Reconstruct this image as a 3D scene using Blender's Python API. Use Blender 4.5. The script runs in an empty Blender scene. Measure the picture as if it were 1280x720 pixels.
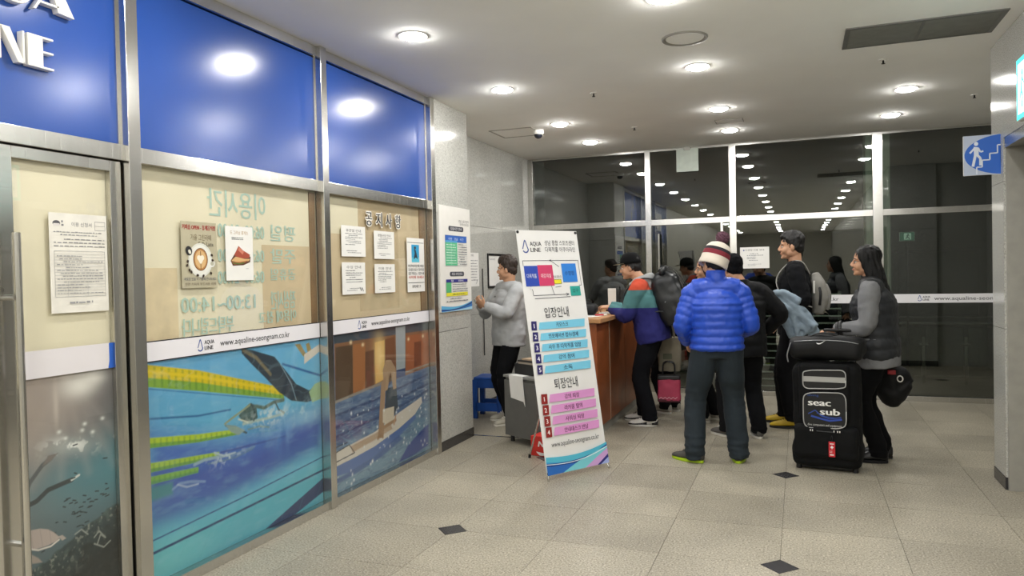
import bpy, bmesh, math, random
import numpy as np
from mathutils import Vector, Matrix, noise, Euler

# ------------------------------------------------------------------ camera, world, exposure
scene = bpy.context.scene
C = scene.collection
PI = math.pi
random.seed(7)
RNG = np.random.default_rng(7)

cam_data = bpy.data.cameras.new('camera')
cam_data.sensor_width = 36.0
cam_data.lens = 36.0 * 934.57 / 1280.0
cam_data.clip_start = 0.05
cam_data.clip_end = 200
cam = bpy.data.objects.new('camera', cam_data)
C.objects.link(cam)
def camera_matrix(yaw, pit, rol, loc):
    cy, sy = math.cos(yaw), math.sin(yaw)
    r = Vector((cy, sy, 0)); f = Vector((-sy, cy, 0)); u = Vector((0, 0, 1))
    f, u = f * math.cos(pit) + u * math.sin(pit), u * math.cos(pit) - f * math.sin(pit)
    r, u = r * math.cos(rol) + u * math.sin(rol), u * math.cos(rol) - r * math.sin(rol)
    m = Matrix((r, u, -f)).transposed().to_4x4()
    m.translation = loc
    return m
cam.matrix_world = camera_matrix(0.36751363, -0.01857876, -0.02203235, Vector((0, 0, 1.55)))
scene.camera = cam

world = bpy.data.worlds.new('night')
scene.world = world
world.use_nodes = True
world.node_tree.nodes['Background'].inputs[0].default_value = (0.40, 0.44, 0.40, 1)
world.node_tree.nodes['Background'].inputs[1].default_value = 0.045
scene.view_settings.view_transform = 'Standard'
scene.view_settings.look = 'None'
scene.view_settings.gamma = 1.0
scene.view_settings.exposure = 0.10
LAMP = 220.0            # strength of every ceiling lamp
scene.cycles.max_bounces = 8
scene.cycles.transparent_max_bounces = 16
scene.cycles.caustics_reflective = False
scene.cycles.caustics_refractive = False
scene.cycles.sample_clamp_indirect = 6.0

# ------------------------------------------------------------------ materials
MATS = {}
def srgb(c):
    if isinstance(c, str):
        c = tuple(int(c[i:i + 2], 16) for i in (0, 2, 4))
    if max(c) > 1.0:
        c = tuple(v / 255.0 for v in c)
    return tuple(((v + 0.055) / 1.055) ** 2.4 if v > 0.04045 else v / 12.92 for v in c)
def new_mat(name):
    m = bpy.data.materials.new(name); m.use_nodes = True
    nt = m.node_tree
    return m, nt, nt.nodes['Principled BSDF']
def ramp(nt, stops, interp='LINEAR'):
    n = nt.nodes.new('ShaderNodeValToRGB'); cr = n.color_ramp; cr.interpolation = interp
    while len(cr.elements) < len(stops): cr.elements.new(0.5)
    for e, (p, c) in zip(cr.elements, stops):
        e.position = p; e.color = (*c, 1)
    return n
def plain(name, col, rough=0.6, metal=0.0, var=0.08, scale=12.0, bump=0.0, spec=0.5, coat=0.0):
    """principled material with slight noise variation of its colour and optional fine relief"""
    if name in MATS: return MATS[name]
    m, nt, b = new_mat(name)
    c = srgb(col)
    tc = nt.nodes.new('ShaderNodeTexCoord')
    nz = nt.nodes.new('ShaderNodeTexNoise'); nz.inputs['Scale'].default_value = scale; nz.inputs['Detail'].default_value = 4
    nt.links.new(tc.outputs['Object'], nz.inputs['Vector'])
    r = ramp(nt, [(0.3, tuple(v * (1 - var) for v in c)), (0.7, tuple(min(1, v * (1 + var)) for v in c))])
    nt.links.new(nz.outputs['Fac'], r.inputs['Fac']); nt.links.new(r.outputs['Color'], b.inputs['Base Color'])
    b.inputs['Roughness'].default_value = rough; b.inputs['Metallic'].default_value = metal
    b.inputs['Specular IOR Level'].default_value = spec
    b.inputs['Coat Weight'].default_value = coat
    if bump:
        n2 = nt.nodes.new('ShaderNodeTexNoise'); n2.inputs['Scale'].default_value = scale * 14; n2.inputs['Detail'].default_value = 2
        nt.links.new(tc.outputs['Object'], n2.inputs['Vector'])
        bp = nt.nodes.new('ShaderNodeBump'); bp.inputs['Strength'].default_value = bump; bp.inputs['Distance'].default_value = 0.004
        nt.links.new(n2.outputs['Fac'], bp.inputs['Height']); nt.links.new(bp.outputs['Normal'], b.inputs['Normal'])
    MATS[name] = m
    return m
def granite(name, dark, mid, light, rough=0.3, scale=160.0, stain=0.15):
    """speckled stone; each object gets a slightly different tone"""
    m, nt, b = new_mat(name)
    geo = nt.nodes.new('ShaderNodeNewGeometry')
    info = nt.nodes.new('ShaderNodeObjectInfo')
    nz = nt.nodes.new('ShaderNodeTexNoise'); nz.inputs['Scale'].default_value = scale; nz.inputs['Detail'].default_value = 3; nz.inputs['Roughness'].default_value = 0.7
    nt.links.new(geo.outputs['Position'], nz.inputs['Vector'])
    r = ramp(nt, [(0.34, srgb(dark)), (0.47, srgb(mid)), (0.56, srgb(mid)), (0.68, srgb(light))])
    nt.links.new(nz.outputs['Fac'], r.inputs['Fac'])
    big = nt.nodes.new('ShaderNodeTexNoise'); big.inputs['Scale'].default_value = 1.7; big.inputs['Detail'].default_value = 5
    nt.links.new(geo.outputs['Position'], big.inputs['Vector'])
    mr = nt.nodes.new('ShaderNodeMapRange'); mr.inputs[1].default_value = 0.3; mr.inputs[2].default_value = 0.7
    mr.inputs[3].default_value = 1 - stain; mr.inputs[4].default_value = 1 + stain
    nt.links.new(big.outputs['Fac'], mr.inputs[0])
    mr2 = nt.nodes.new('ShaderNodeMapRange'); mr2.inputs[3].default_value = 0.92; mr2.inputs[4].default_value = 1.08
    nt.links.new(info.outputs['Random'], mr2.inputs[0])
    mul = nt.nodes.new('ShaderNodeMath'); mul.operation = 'MULTIPLY'
    nt.links.new(mr.outputs[0], mul.inputs[0]); nt.links.new(mr2.outputs[0], mul.inputs[1])
    vm = nt.nodes.new('ShaderNodeVectorMath'); vm.operation = 'SCALE'
    nt.links.new(r.outputs['Color'], vm.inputs[0]); nt.links.new(mul.outputs[0], vm.inputs['Scale'])
    nt.links.new(vm.outputs[0], b.inputs['Base Color'])
    b.inputs['Roughness'].default_value = rough
    MATS[name] = m
    return m
def printed(name, rough=0.5, spec=0.5):
    """flat print: colours come from the mesh's own colour attribute"""
    m, nt, b = new_mat(name)
    a = nt.nodes.new('ShaderNodeVertexColor'); a.layer_name = 'Col'
    nt.links.new(a.outputs['Color'], b.inputs['Base Color'])
    b.inputs['Roughness'].default_value = rough
    b.inputs['Specular IOR Level'].default_value = spec
    MATS[name] = m
    return m
def glass(name, tint=(0.90, 0.94, 0.92), ior=1.5, rough=0.0):
    m, nt, b = new_mat(name)
    out = nt.nodes['Material Output']; nt.nodes.remove(b)
    tr = nt.nodes.new('ShaderNodeBsdfTransparent'); tr.inputs[0].default_value = (*tint, 1)
    gl = nt.nodes.new('ShaderNodeBsdfGlossy'); gl.inputs['Roughness'].default_value = rough
    lw = nt.nodes.new('ShaderNodeLayerWeight'); lw.inputs['Blend'].default_value = 0.5
    pw = nt.nodes.new('ShaderNodeMath'); pw.operation = 'POWER'; pw.inputs[1].default_value = 5.0
    nt.links.new(lw.outputs['Facing'], pw.inputs[0])
    f0 = ((ior - 1) / (ior + 1)) ** 2
    fr = nt.nodes.new('ShaderNodeMapRange'); fr.inputs[3].default_value = f0; fr.inputs[4].default_value = 1.0
    nt.links.new(pw.outputs[0], fr.inputs[0])
    mx = nt.nodes.new('ShaderNodeMixShader')
    nt.links.new(fr.outputs[0], mx.inputs[0]); nt.links.new(tr.outputs[0], mx.inputs[1]); nt.links.new(gl.outputs[0], mx.inputs[2])
    nt.links.new(mx.outputs[0], out.inputs[0])
    MATS[name] = m
    return m
def emission(name, col, strength):
    m, nt, b = new_mat(name)
    b.inputs['Base Color'].default_value = (*srgb(col), 1)
    b.inputs['Emission Color'].default_value = (*srgb(col), 1)
    b.inputs['Emission Strength'].default_value = strength
    MATS[name] = m
    return m
def banded(name, axis, stops, rough=0.85, bump=0.3):
    """cloth dyed in bands along one of the object's own axes: stops = [(coordinate, colour)], each colour from there upward"""
    m, nt, b = new_mat(name)
    tc = nt.nodes.new('ShaderNodeTexCoord'); sp = nt.nodes.new('ShaderNodeSeparateXYZ')
    nt.links.new(tc.outputs['Object'], sp.inputs[0])
    lo, hi = stops[0][0], stops[-1][0] + 0.2
    mr = nt.nodes.new('ShaderNodeMapRange'); mr.inputs[1].default_value = lo; mr.inputs[2].default_value = hi
    nt.links.new(sp.outputs[axis], mr.inputs[0])
    r = ramp(nt, [((z - lo) / (hi - lo), srgb(c)) for z, c in stops], 'CONSTANT')
    nt.links.new(mr.outputs[0], r.inputs['Fac']); nt.links.new(r.outputs['Color'], b.inputs['Base Color'])
    b.inputs['Roughness'].default_value = rough
    n2 = nt.nodes.new('ShaderNodeTexNoise'); n2.inputs['Scale'].default_value = 220
    nt.links.new(tc.outputs['Object'], n2.inputs['Vector'])
    bp = nt.nodes.new('ShaderNodeBump'); bp.inputs['Strength'].default_value = bump; bp.inputs['Distance'].default_value = 0.003
    nt.links.new(n2.outputs['Fac'], bp.inputs['Height']); nt.links.new(bp.outputs['Normal'], b.inputs['Normal'])
    MATS[name] = m
    return m
def steel(name, col=(0.62, 0.61, 0.58), rough=0.22, axis='z'):
    m, nt, b = new_mat(name)
    tc = nt.nodes.new('ShaderNodeTexCoord'); mp = nt.nodes.new('ShaderNodeMapping')
    mp.inputs['Scale'].default_value = (3, 3, 260) if axis == 'z' else (260, 260, 3)
    nt.links.new(tc.outputs['Object'], mp.inputs['Vector'])
    nz = nt.nodes.new('ShaderNodeTexNoise'); nz.inputs['Scale'].default_value = 1.0; nz.inputs['Detail'].default_value = 2
    nt.links.new(mp.outputs[0], nz.inputs['Vector'])
    mr = nt.nodes.new('ShaderNodeMapRange'); mr.inputs[3].default_value = rough * 0.6; mr.inputs[4].default_value = rough * 1.5
    nt.links.new(nz.outputs['Fac'], mr.inputs[0]); nt.links.new(mr.outputs[0], b.inputs['Roughness'])
    b.inputs['Base Color'].default_value = (*col, 1); b.inputs['Metallic'].default_value = 1.0
    MATS[name] = m
    return m

M_tile = granite('floor_granite', '575247', 'a29b8a', 'dad3c1', rough=0.42, scale=95, stain=0.14)
M_slab = granite('wall_granite', '8e8e89', 'bebeb8', 'dcdcd6', rough=0.10, scale=120, stain=0.05)
M_slabd = granite('dark_granite', '2b2a2c', '3a393b', '4a494b', rough=0.25, scale=150, stain=0.08)
M_joint = plain('joint_filler', '6b675d', 0.9)
M_ceil = plain('ceiling_paint', 'f8f8f4', 0.9, var=0.015, scale=3)
M_paint = plain('wall_paint', 'b5b2a8', 0.5, var=0.03, scale=3)
M_steel = steel('brushed_steel', rough=0.20, axis='z')
M_steelh = steel('brushed_steel_rail', rough=0.22, axis='x')
M_chrome = plain('chrome', (0.8, 0.8, 0.8), 0.12, 1.0, var=0.02)
M_blue = plain('blue_film', '2350a6', 0.21, var=0.05, scale=2.0, spec=0.75)
M_beige = plain('beige_backing', 'faf0d4', 0.7, var=0.05, scale=2.5)
M_tan = plain('tan_paper', 'e4cfab', 0.7, var=0.06, scale=3)
M_brown = plain('brown_wood_strip', '8a6a45', 0.5, var=0.2, scale=6)
M_glass = glass('clear_glass', (.985, .99, .985))
M_glassd = glass('tinted_night_glass', (0.66, 0.71, 0.67), 2.25)
M_print = printed('print_matt', 0.55)
M_photo = printed('print_photo', 0.35)
M_white = plain('white_plastic', 'eceae4', 0.4, var=0.02)
M_paper = plain('white_paper', 'efeeea', 0.7, var=0.02)
M_black = plain('black_plastic', '141416', 0.4)
M_rubber = plain('black_rubber', '101012', 0.8)
M_wood = plain('counter_wood', '8e4e2a', 0.35, var=0.25, scale=4)
M_woodtop = plain('counter_top_wood', 'b98a5c', 0.35, var=0.15, scale=5)
M_grey = plain('grey_laminate', '6f6f6c', 0.5, var=0.05)
M_skin = plain('skin', 'c89878', 0.5, var=0.05, scale=20)
M_hair = plain('black_hair', '0c0908', 0.5, var=0.3, scale=60, bump=0.3)
M_hairb = plain('brown_hair', '4a3226', 0.5, var=0.3, scale=60, bump=0.3)
M_eye = plain('eye_white', 'e8e4de', 0.2, var=0.01)
M_iris = plain('dark_iris', '1a120e', 0.2)
M_lip = plain('lips', 'a8655a', 0.5)
M_lamp = emission('lamp_diffuser', (1.0, 0.992, 0.975), LAMP)

# ------------------------------------------------------------------ mesh building
def V(*a): return Vector(a)
class MB:
    """collects shapes; vertices with per-face material index and optional per-face colour"""
    def __init__(s): s.v = []; s.f = []; s.m = []; s.c = []
    def add(s, vs, fs, mi=0, col=None):
        o = len(s.v); s.v += [tuple(x) for x in vs]
        s.f += [tuple(i + o for i in f) for f in fs]; s.m += [mi] * len(fs); s.c += [col] * len(fs)
        return s
    def box(s, a, b, mi=0):
        x0, y0, z0 = (min(a[i], b[i]) for i in range(3)); x1, y1, z1 = (max(a[i], b[i]) for i in range(3))
        vs = [(x0, y0, z0), (x1, y0, z0), (x1, y1, z0), (x0, y1, z0), (x0, y0, z1), (x1, y0, z1), (x1, y1, z1), (x0, y1, z1)]
        return s.add(vs, [(0, 3, 2, 1), (4, 5, 6, 7), (0, 1, 5, 4), (1, 2, 6, 5), (2, 3, 7, 6), (3, 0, 4, 7)], mi)
    def cbox(s, c, d, mi=0):
        return s.box([c[i] - d[i] / 2 for i in range(3)], [c[i] + d[i] / 2 for i in range(3)], mi)
    def rbox(s, c, d, r=0.02, mi=0, seg=3):
        """rounded box"""
        bm = bmesh.new(); bmesh.ops.create_cube(bm, size=1)
        for v in bm.verts: v.co = Vector((v.co.x * d[0], v.co.y * d[1], v.co.z * d[2]))
        bmesh.ops.bevel(bm, geom=bm.edges[:], offset=min(r, min(d) * 0.49), segments=seg, profile=0.5, affect='EDGES')
        vs = [(v.co.x + c[0], v.co.y + c[1], v.co.z + c[2]) for v in bm.verts]
        bm.verts.index_update()
        s.add(vs, [tuple(v.index for v in f.verts) for f in bm.faces], mi); bm.free(); return s
    def prism(s, pts, t0, t1, axes='xyz', mi=0):
        """polygon pts (a,b) extruded from t0 to t1 along the third axis"""
        n = len(pts)
        area = sum(pts[i][0] * pts[(i + 1) % n][1] - pts[(i + 1) % n][0] * pts[i][1] for i in range(n))
        if area < 0: pts = pts[::-1]
        k = ['xyz'.index(a) for a in axes]
        def mk(a, b, t):
            o = [0, 0, 0]; o[k[0]] = a; o[k[1]] = b; o[k[2]] = t; return o
        vs = [mk(a, b, t0) for a, b in pts] + [mk(a, b, t1) for a, b in pts]
        fs = [tuple(range(n))[::-1], tuple(range(n, 2 * n))] + [(i, (i + 1) % n, n + (i + 1) % n, n + i) for i in range(n)]
        return s.add(vs, fs, mi)
    def cyl(s, a, b, r, n=12, mi=0, r2=None):
        a, b = Vector(a), Vector(b); t = (b - a).normalized(); q = t.orthogonal().normalized(); w = t.cross(q)
        r2 = r if r2 is None else r2
        vs = [a + (q * math.cos(2 * PI * i / n) + w * math.sin(2 * PI * i / n)) * r for i in range(n)]
        vs += [b + (q * math.cos(2 * PI * i / n) + w * math.sin(2 * PI * i / n)) * r2 for i in range(n)]
        return s.add(vs, [tuple(range(n))[::-1], tuple(range(n, 2 * n))] + [(i, (i + 1) % n, n + (i + 1) % n, n + i) for i in range(n)], mi)
    def lathe(s, prof, c=(0, 0, 0), n=24, mi=0, closed=True):
        """profile of (r, z) about the z axis"""
        vs = []; k = len(prof)
        for r, z in prof:
            for i in range(n):
                a = 2 * PI * i / n; vs.append((c[0] + r * math.cos(a), c[1] + r * math.sin(a), c[2] + z))
        fs = [(j * n + i, j * n + (i + 1) % n, (j + 1) * n + (i + 1) % n, (j + 1) * n + i) for j in range(k - 1) for i in range(n)]
        if closed: fs += [tuple(range(n))[::-1], tuple((k - 1) * n + i for i in range(n))]
        return s.add(vs, fs, mi)
    def ell(s, c, r, n=16, k=10, mi=0, rot=None):
        vs = []; c = Vector(c)
        for j in range(1, k):
            p = PI * j / k
            for i in range(n):
                a = 2 * PI * i / n
                w = Vector((r[0] * math.sin(p) * math.cos(a), r[1] * math.sin(p) * math.sin(a), r[2] * math.cos(p)))
                if rot: w = rot @ w
                vs.append(c + w)
        tp = Vector((0, 0, r[2])); bt = Vector((0, 0, -r[2]))
        if rot: tp = rot @ tp; bt = rot @ bt
        vs += [c + tp, c + bt]; T = len(vs) - 2; B = T + 1
        fs = [((j) * n + i, (j + 1) * n + i, (j + 1) * n + (i + 1) % n, j * n + (i + 1) % n) for j in range(k - 2) for i in range(n)]
        fs += [(T, i, (i + 1) % n) for i in range(n)] + [(B, (k - 2) * n + (i + 1) % n, (k - 2) * n + i) for i in range(n)]
        return s.add(vs, fs, mi)
    def tube(s, P, R, ref=(1, 0, 0), n=14, sub=4, mod=None, cap=0.5, mi=0, sq=2.0):
        """smooth closed tube through points P with radii R (number or (a,b)); a lies along ref"""
        P = [Vector(p) for p in P]; R = [(r, r) if not isinstance(r, (tuple, list)) else r for r in R]
        Q, W = [], []
        m = len(P)
        for i in range(m - 1):
            p0, p1, p2, p3 = P[max(i - 1, 0)], P[i], P[i + 1], P[min(i + 2, m - 1)]
            for j in range(sub):
                t = j / sub; t2, t3 = t * t, t * t * t
                Q.append(0.5 * ((2 * p1) + (p2 - p0) * t + (2 * p0 - 5 * p1 + 4 * p2 - p3) * t2 + (3 * p1 - p0 - 3 * p2 + p3) * t3))
                e = t * t * (3 - 2 * t)
                W.append((R[i][0] * (1 - e) + R[i + 1][0] * e, R[i][1] * (1 - e) + R[i + 1][1] * e))
        Q.append(P[-1]); W.append(R[-1]); k = len(Q)
        S = [0.0]
        for i in range(1, k): S.append(S[-1] + (Q[i] - Q[i - 1]).length)
        vs = []; ref = Vector(ref)
        for i in range(k):
            t = (Q[min(i + 1, k - 1)] - Q[max(i - 1, 0)]).normalized()
            a = ref - t * ref.dot(t)
            a = a.normalized() if a.length > 1e-4 else t.orthogonal().normalized()
            b = t.cross(a)
            for j in range(n):
                th = 2 * PI * j / n; cc, ss = math.cos(th), math.sin(th)
                if sq != 2.0:
                    cc = math.copysign(abs(cc) ** (2 / sq), cc); ss = math.copysign(abs(ss) ** (2 / sq), ss)
                g = mod(S[i], th) if mod else 1.0
                vs.append(Q[i] + a * (W[i][0] * cc * g) + b * (W[i][1] * ss * g))
        t0 = (Q[0] - Q[1]).normalized(); t1 = (Q[-1] - Q[-2]).normalized()
        vs += [Q[0] + t0 * min(W[0]) * cap, Q[-1] + t1 * min(W[-1]) * cap]; A = len(vs) - 2; B = A + 1
        fs = [(i * n + j, i * n + (j + 1) % n, (i + 1) * n + (j + 1) % n, (i + 1) * n + j) for i in range(k - 1) for j in range(n)]
        fs += [(A, (j + 1) % n, j) for j in range(n)] + [(B, (k - 1) * n + j, (k - 1) * n + (j + 1) % n) for j in range(n)]
        return s.add(vs, fs, mi)
    def shift(s, d):
        s.v = [(x + d[0], y + d[1], z + d[2]) for x, y, z in s.v]; return s
    def xform(s, m):
        s.v = [tuple(m @ Vector(p)) for p in s.v]; return s
    def mesh(s, name):
        me = bpy.data.meshes.new(name); me.from_pydata(s.v, [], s.f)
        if any(s.m): me.polygons.foreach_set('material_index', s.m)
        if any(c is not None for c in s.c):
            at = me.color_attributes.new('Col', 'FLOAT_COLOR', 'CORNER')
            arr = np.ones((len(me.loops), 4), np.float32); p = 0
            for f, c in zip(s.f, s.c):
                arr[p:p + len(f), :3] = c if c is not None else (1, 1, 1); p += len(f)
            at.data.foreach_set('color', arr.ravel())
        me.update(); return me

def smooth(me, on=True):
    me.polygons.foreach_set('use_smooth', [on] * len(me.polygons)); me.update()
def link(name, me, mats, parent=None, sm=False):
    o = bpy.data.objects.new(name, me); C.objects.link(o)
    for m in (mats if isinstance(mats, (list, tuple)) else [mats]): me.materials.append(m)
    if sm: smooth(me)
    if parent is not None: o.parent = parent
    return o
def base(o):
    """location of the thing that an object belongs to"""
    while o.parent is not None: o = o.parent
    return o.location
def obj(name, mb, mats, parent=None, sm=False, world=True, bev=0.0):
    """link as one mesh object; world=True: mb is in world axes and the thing is not rotated"""
    if parent is not None and world: mb.shift([-c for c in base(parent)])
    o = link(name, mb.mesh(name), mats, parent, sm)
    if bev:
        b = o.modifiers.new('bevel', 'BEVEL'); b.width = bev; b.segments = 2; b.limit_method = 'ANGLE'
    return o
def thing(name, label, cat, loc=(0, 0, 0), rz=0.0, group=None):
    o = bpy.data.objects.new(name, None); C.objects.link(o)
    o.empty_display_size = 0.1
    o.location = loc; o.rotation_euler = (0, 0, rz); o['label'] = label; o['category'] = cat
    if group: o['group'] = group
    return o
def tag(o, label, cat, group=None):
    o['label'] = label; o['category'] = cat
    if group: o['group'] = group
    return o
def struct(name, mb, m, parent=None, label=None, **k):
    o = obj(name, mb, m, parent, **k)
    if parent is None:
        o['kind'] = 'structure'
        if label: o['label'] = label
    return o
def structure_empty(name, label, loc=(0, 0, 0)):
    o = bpy.data.objects.new(name, None); C.objects.link(o); o.location = loc
    o['kind'] = 'structure'; o['label'] = label
    return o
BENCH = bpy.data.scenes.new('workbench')       # small side scene in which shapes are worked out; removed at the end
def evaluated(o):
    if o.name in C.objects: C.objects.unlink(o)
    if o.name not in BENCH.collection.objects: BENCH.collection.objects.link(o)
    with bpy.context.temp_override(scene=BENCH, view_layer=BENCH.view_layers[0]):
        dg = bpy.context.evaluated_depsgraph_get(); dg.update()
        return bpy.data.meshes.new_from_object(o.evaluated_get(dg))
def solid(name, mb, mats, parent, voxel=0.008, it=4, deci=0.3, disp=None, fac=0.5):
    """union of closed shapes grown into ONE continuous skin, smoothed, displaced, thinned out"""
    me = mb.mesh('tmp'); o = bpy.data.objects.new('tmp', me)
    r = o.modifiers.new('r', 'REMESH'); r.mode = 'VOXEL'; r.voxel_size = voxel
    if it:
        q = o.modifiers.new('s', 'SMOOTH'); q.factor = fac; q.iterations = it
    m2 = evaluated(o); o.modifiers.clear()
    if disp:
        n = len(m2.vertices); co = np.empty(n * 3, np.float32); no = np.empty(n * 3, np.float32)
        m2.vertices.foreach_get('co', co); m2.vertices.foreach_get('normal', no)
        co = co.reshape(-1, 3); no = no.reshape(-1, 3)
        d = np.array([disp(p) for p in co.tolist()], np.float32)
        m2.vertices.foreach_set('co', (co + no * d[:, None]).ravel()); m2.update()
    if deci < 1:
        o.data = m2; d = o.modifiers.new('d', 'DECIMATE'); d.ratio = deci
        m3 = evaluated(o); o.modifiers.clear(); bpy.data.meshes.remove(m2) if m2.users == 0 else None
        m2 = m3
    bpy.data.objects.remove(o)
    m2.name = name; m2.materials.clear(); smooth(m2)
    return link(name, m2, mats, parent)
def creases(amp=0.006, fx=9.0, fz=16.0, seed=0.0, p2=0.0):
    def f(p):
        q = Vector((p[0] * fx + seed, p[1] * fx, p[2] * fz + 3.1 * seed))
        a = noise.noise(q) + 0.5 * noise.noise(q * 2.1)
        return amp * (a - 0.25 * abs(a)) + p2
    return f

# ------------------------------------------------------------------ flat print
GLYPH = {}
def text_mesh(s):
    if s in GLYPH: return GLYPH[s]
    c = bpy.data.curves.new('t', 'FONT'); c.body = s; c.resolution_u = 2
    o = bpy.data.objects.new('t', c)
    m = evaluated(o)
    v = [(p.co.x, p.co.y) for p in m.vertices]; f = [tuple(p.vertices) for p in m.polygons]
    # face upwards
    f2 = []
    for q in f:
        a, b, d = (v[q[0]], v[q[1]], v[q[2]])
        f2.append(q if (b[0] - a[0]) * (d[1] - a[1]) - (b[1] - a[1]) * (d[0] - a[0]) >= 0 else q[::-1])
    bpy.data.objects.remove(o); bpy.data.curves.remove(c); bpy.data.meshes.remove(m)
    GLYPH[s] = (v, f2); return GLYPH[s]
class Print:
    """flat print of coloured shapes and lettering in the plane O + a*U + b*W, layers a hair above one another"""
    def __init__(s, O, U, W, lift=0.0004):
        s.O, s.U, s.W = Vector(O), Vector(U).normalized(), Vector(W).normalized(); s.N = s.U.cross(s.W)
        s.mb = MB(); s.z = lift
    def put(s, pts, faces, col, up=True):
        if up: s.z += 0.00012
        s.mb.add([s.O + s.U * a + s.W * b + s.N * s.z for a, b in pts], faces, 0, srgb(col)); return s
    def poly(s, pts, col, up=True):
        n = len(pts); ar = sum(pts[i][0] * pts[(i + 1) % n][1] - pts[(i + 1) % n][0] * pts[i][1] for i in range(n))
        return s.put(pts, [tuple(range(n)) if ar > 0 else tuple(range(n))[::-1]], col, up)
    def rect(s, a0, b0, a1, b1, col, up=True): return s.poly([(a0, b0), (a1, b0), (a1, b1), (a0, b1)], col, up)
    def frame(s, a0, b0, a1, b1, t, col):
        s.rect(a0, b0, a1, b0 + t, col); s.rect(a0, b1 - t, a1, b1, col, False); s.rect(a0, b0 + t, a0 + t, b1 - t, col, False); return s.rect(a1 - t, b0 + t, a1, b1 - t, col, False)
    def ell(s, a, b, ra, rb, col, n=24, rot=0.0):
        c, d = math.cos(rot), math.sin(rot)
        return s.poly([(a + ra * math.cos(2 * PI * i / n) * c - rb * math.sin(2 * PI * i / n) * d, b + ra * math.cos(2 * PI * i / n) * d + rb * math.sin(2 * PI * i / n) * c) for i in range(n)], col)
    def line(s, pts, w, col, up=True):
        if up: s.z += 0.00012
        for (a0, b0), (a1, b1) in zip(pts[:-1], pts[1:]):
            dx, dy = a1 - a0, b1 - b0; L = math.hypot(dx, dy) or 1; nx, ny = -dy / L * w / 2, dx / L * w / 2
            s.poly([(a0 - nx, b0 - ny), (a1 - nx, b1 - ny), (a1 + nx, b1 + ny), (a0 + nx, b0 + ny)], col, False)
        return s
    def text(s, t, a, b, h, col, w=None, align='c', mirror=False, slant=0.0, bold=0.0):
        """lettering with its base line at b, height h, stretched to width w if given"""
        v, f = text_mesh(t)
        if not v: return s
        x0, x1 = min(p[0] for p in v), max(p[0] for p in v)
        k = h / 0.73; kx = (w / (x1 - x0)) if w else k
        W = (x1 - x0) * kx; o = {'c': -W / 2, 'l': 0.0, 'r': -W}[align]
        for dx in ([0.0] if not bold else [-bold, 0.0, bold]):
            pts = [(((p[0] - x0) * kx + o) + slant * p[1] * k + dx, p[1] * k) for p in v]
            if mirror: pts = [(-x, y) for x, y in pts]
            fs = [q[::-1] for q in f] if mirror else f
            s.put([(a + x, b + y) for x, y in pts], fs, col)
        return s
    def logo(s, a, b, h, cd='2a4a9a', ct='1a1a22'):
        """drop-shaped letter emblem and two short words"""
        s.line([(a - 0.27 * h, b + 0.30 * h), (a - .01 * h, b + h), (a + 0.05 * h, b + h), (a + 0.25 * h, b + 0.3 * h)], 0.09 * h, cd)
        arc = [(a + 0.27 * h * math.cos(t), b + 0.27 * h + 0.25 * h * math.sin(t)) for t in np.linspace(-PI * 1.08, PI * 0.08, 12)]
        s.line(arc[2:], 0.11 * h, cd)
        s.text('AQUA', a + 0.5 * h, b + 0.56 * h, 0.36 * h, ct, w=1.15 * h, align='l', bold=0.012 * h)
        s.text('LINE', a + 0.5 * h, b + 0.06 * h, 0.36 * h, ct, w=1.0 * h, align='l', bold=0.012 * h)
        return s
    def scribble(s, a0, b0, a1, b1, rows, col, fill=0.6, seed=0):
        """rows of small unreadable print"""
        r = random.Random(seed); h = (b1 - b0) / rows
        s.z += 0.00012
        for i in range(rows):
            y = b1 - (i + 0.75) * h; x = a0 + (0 if r.random() < 0.7 else (a1 - a0) * r.uniform(0, .2)); e = a1 - (a1 - a0) * r.choice([0, 0, .1, .3, .45])
            while x < e:
                w = h * r.uniform(0.5, 1.6)
                s.rect(x, y, min(x + w, e), y + h * fill * r.uniform(0.6, 1), col, False); x += w + h * r.uniform(.12, .5)
        return s
    def done(s, name, parent, m=None, world=True):
        return obj(name, s.mb, m or M_print, parent, world=world)

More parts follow.
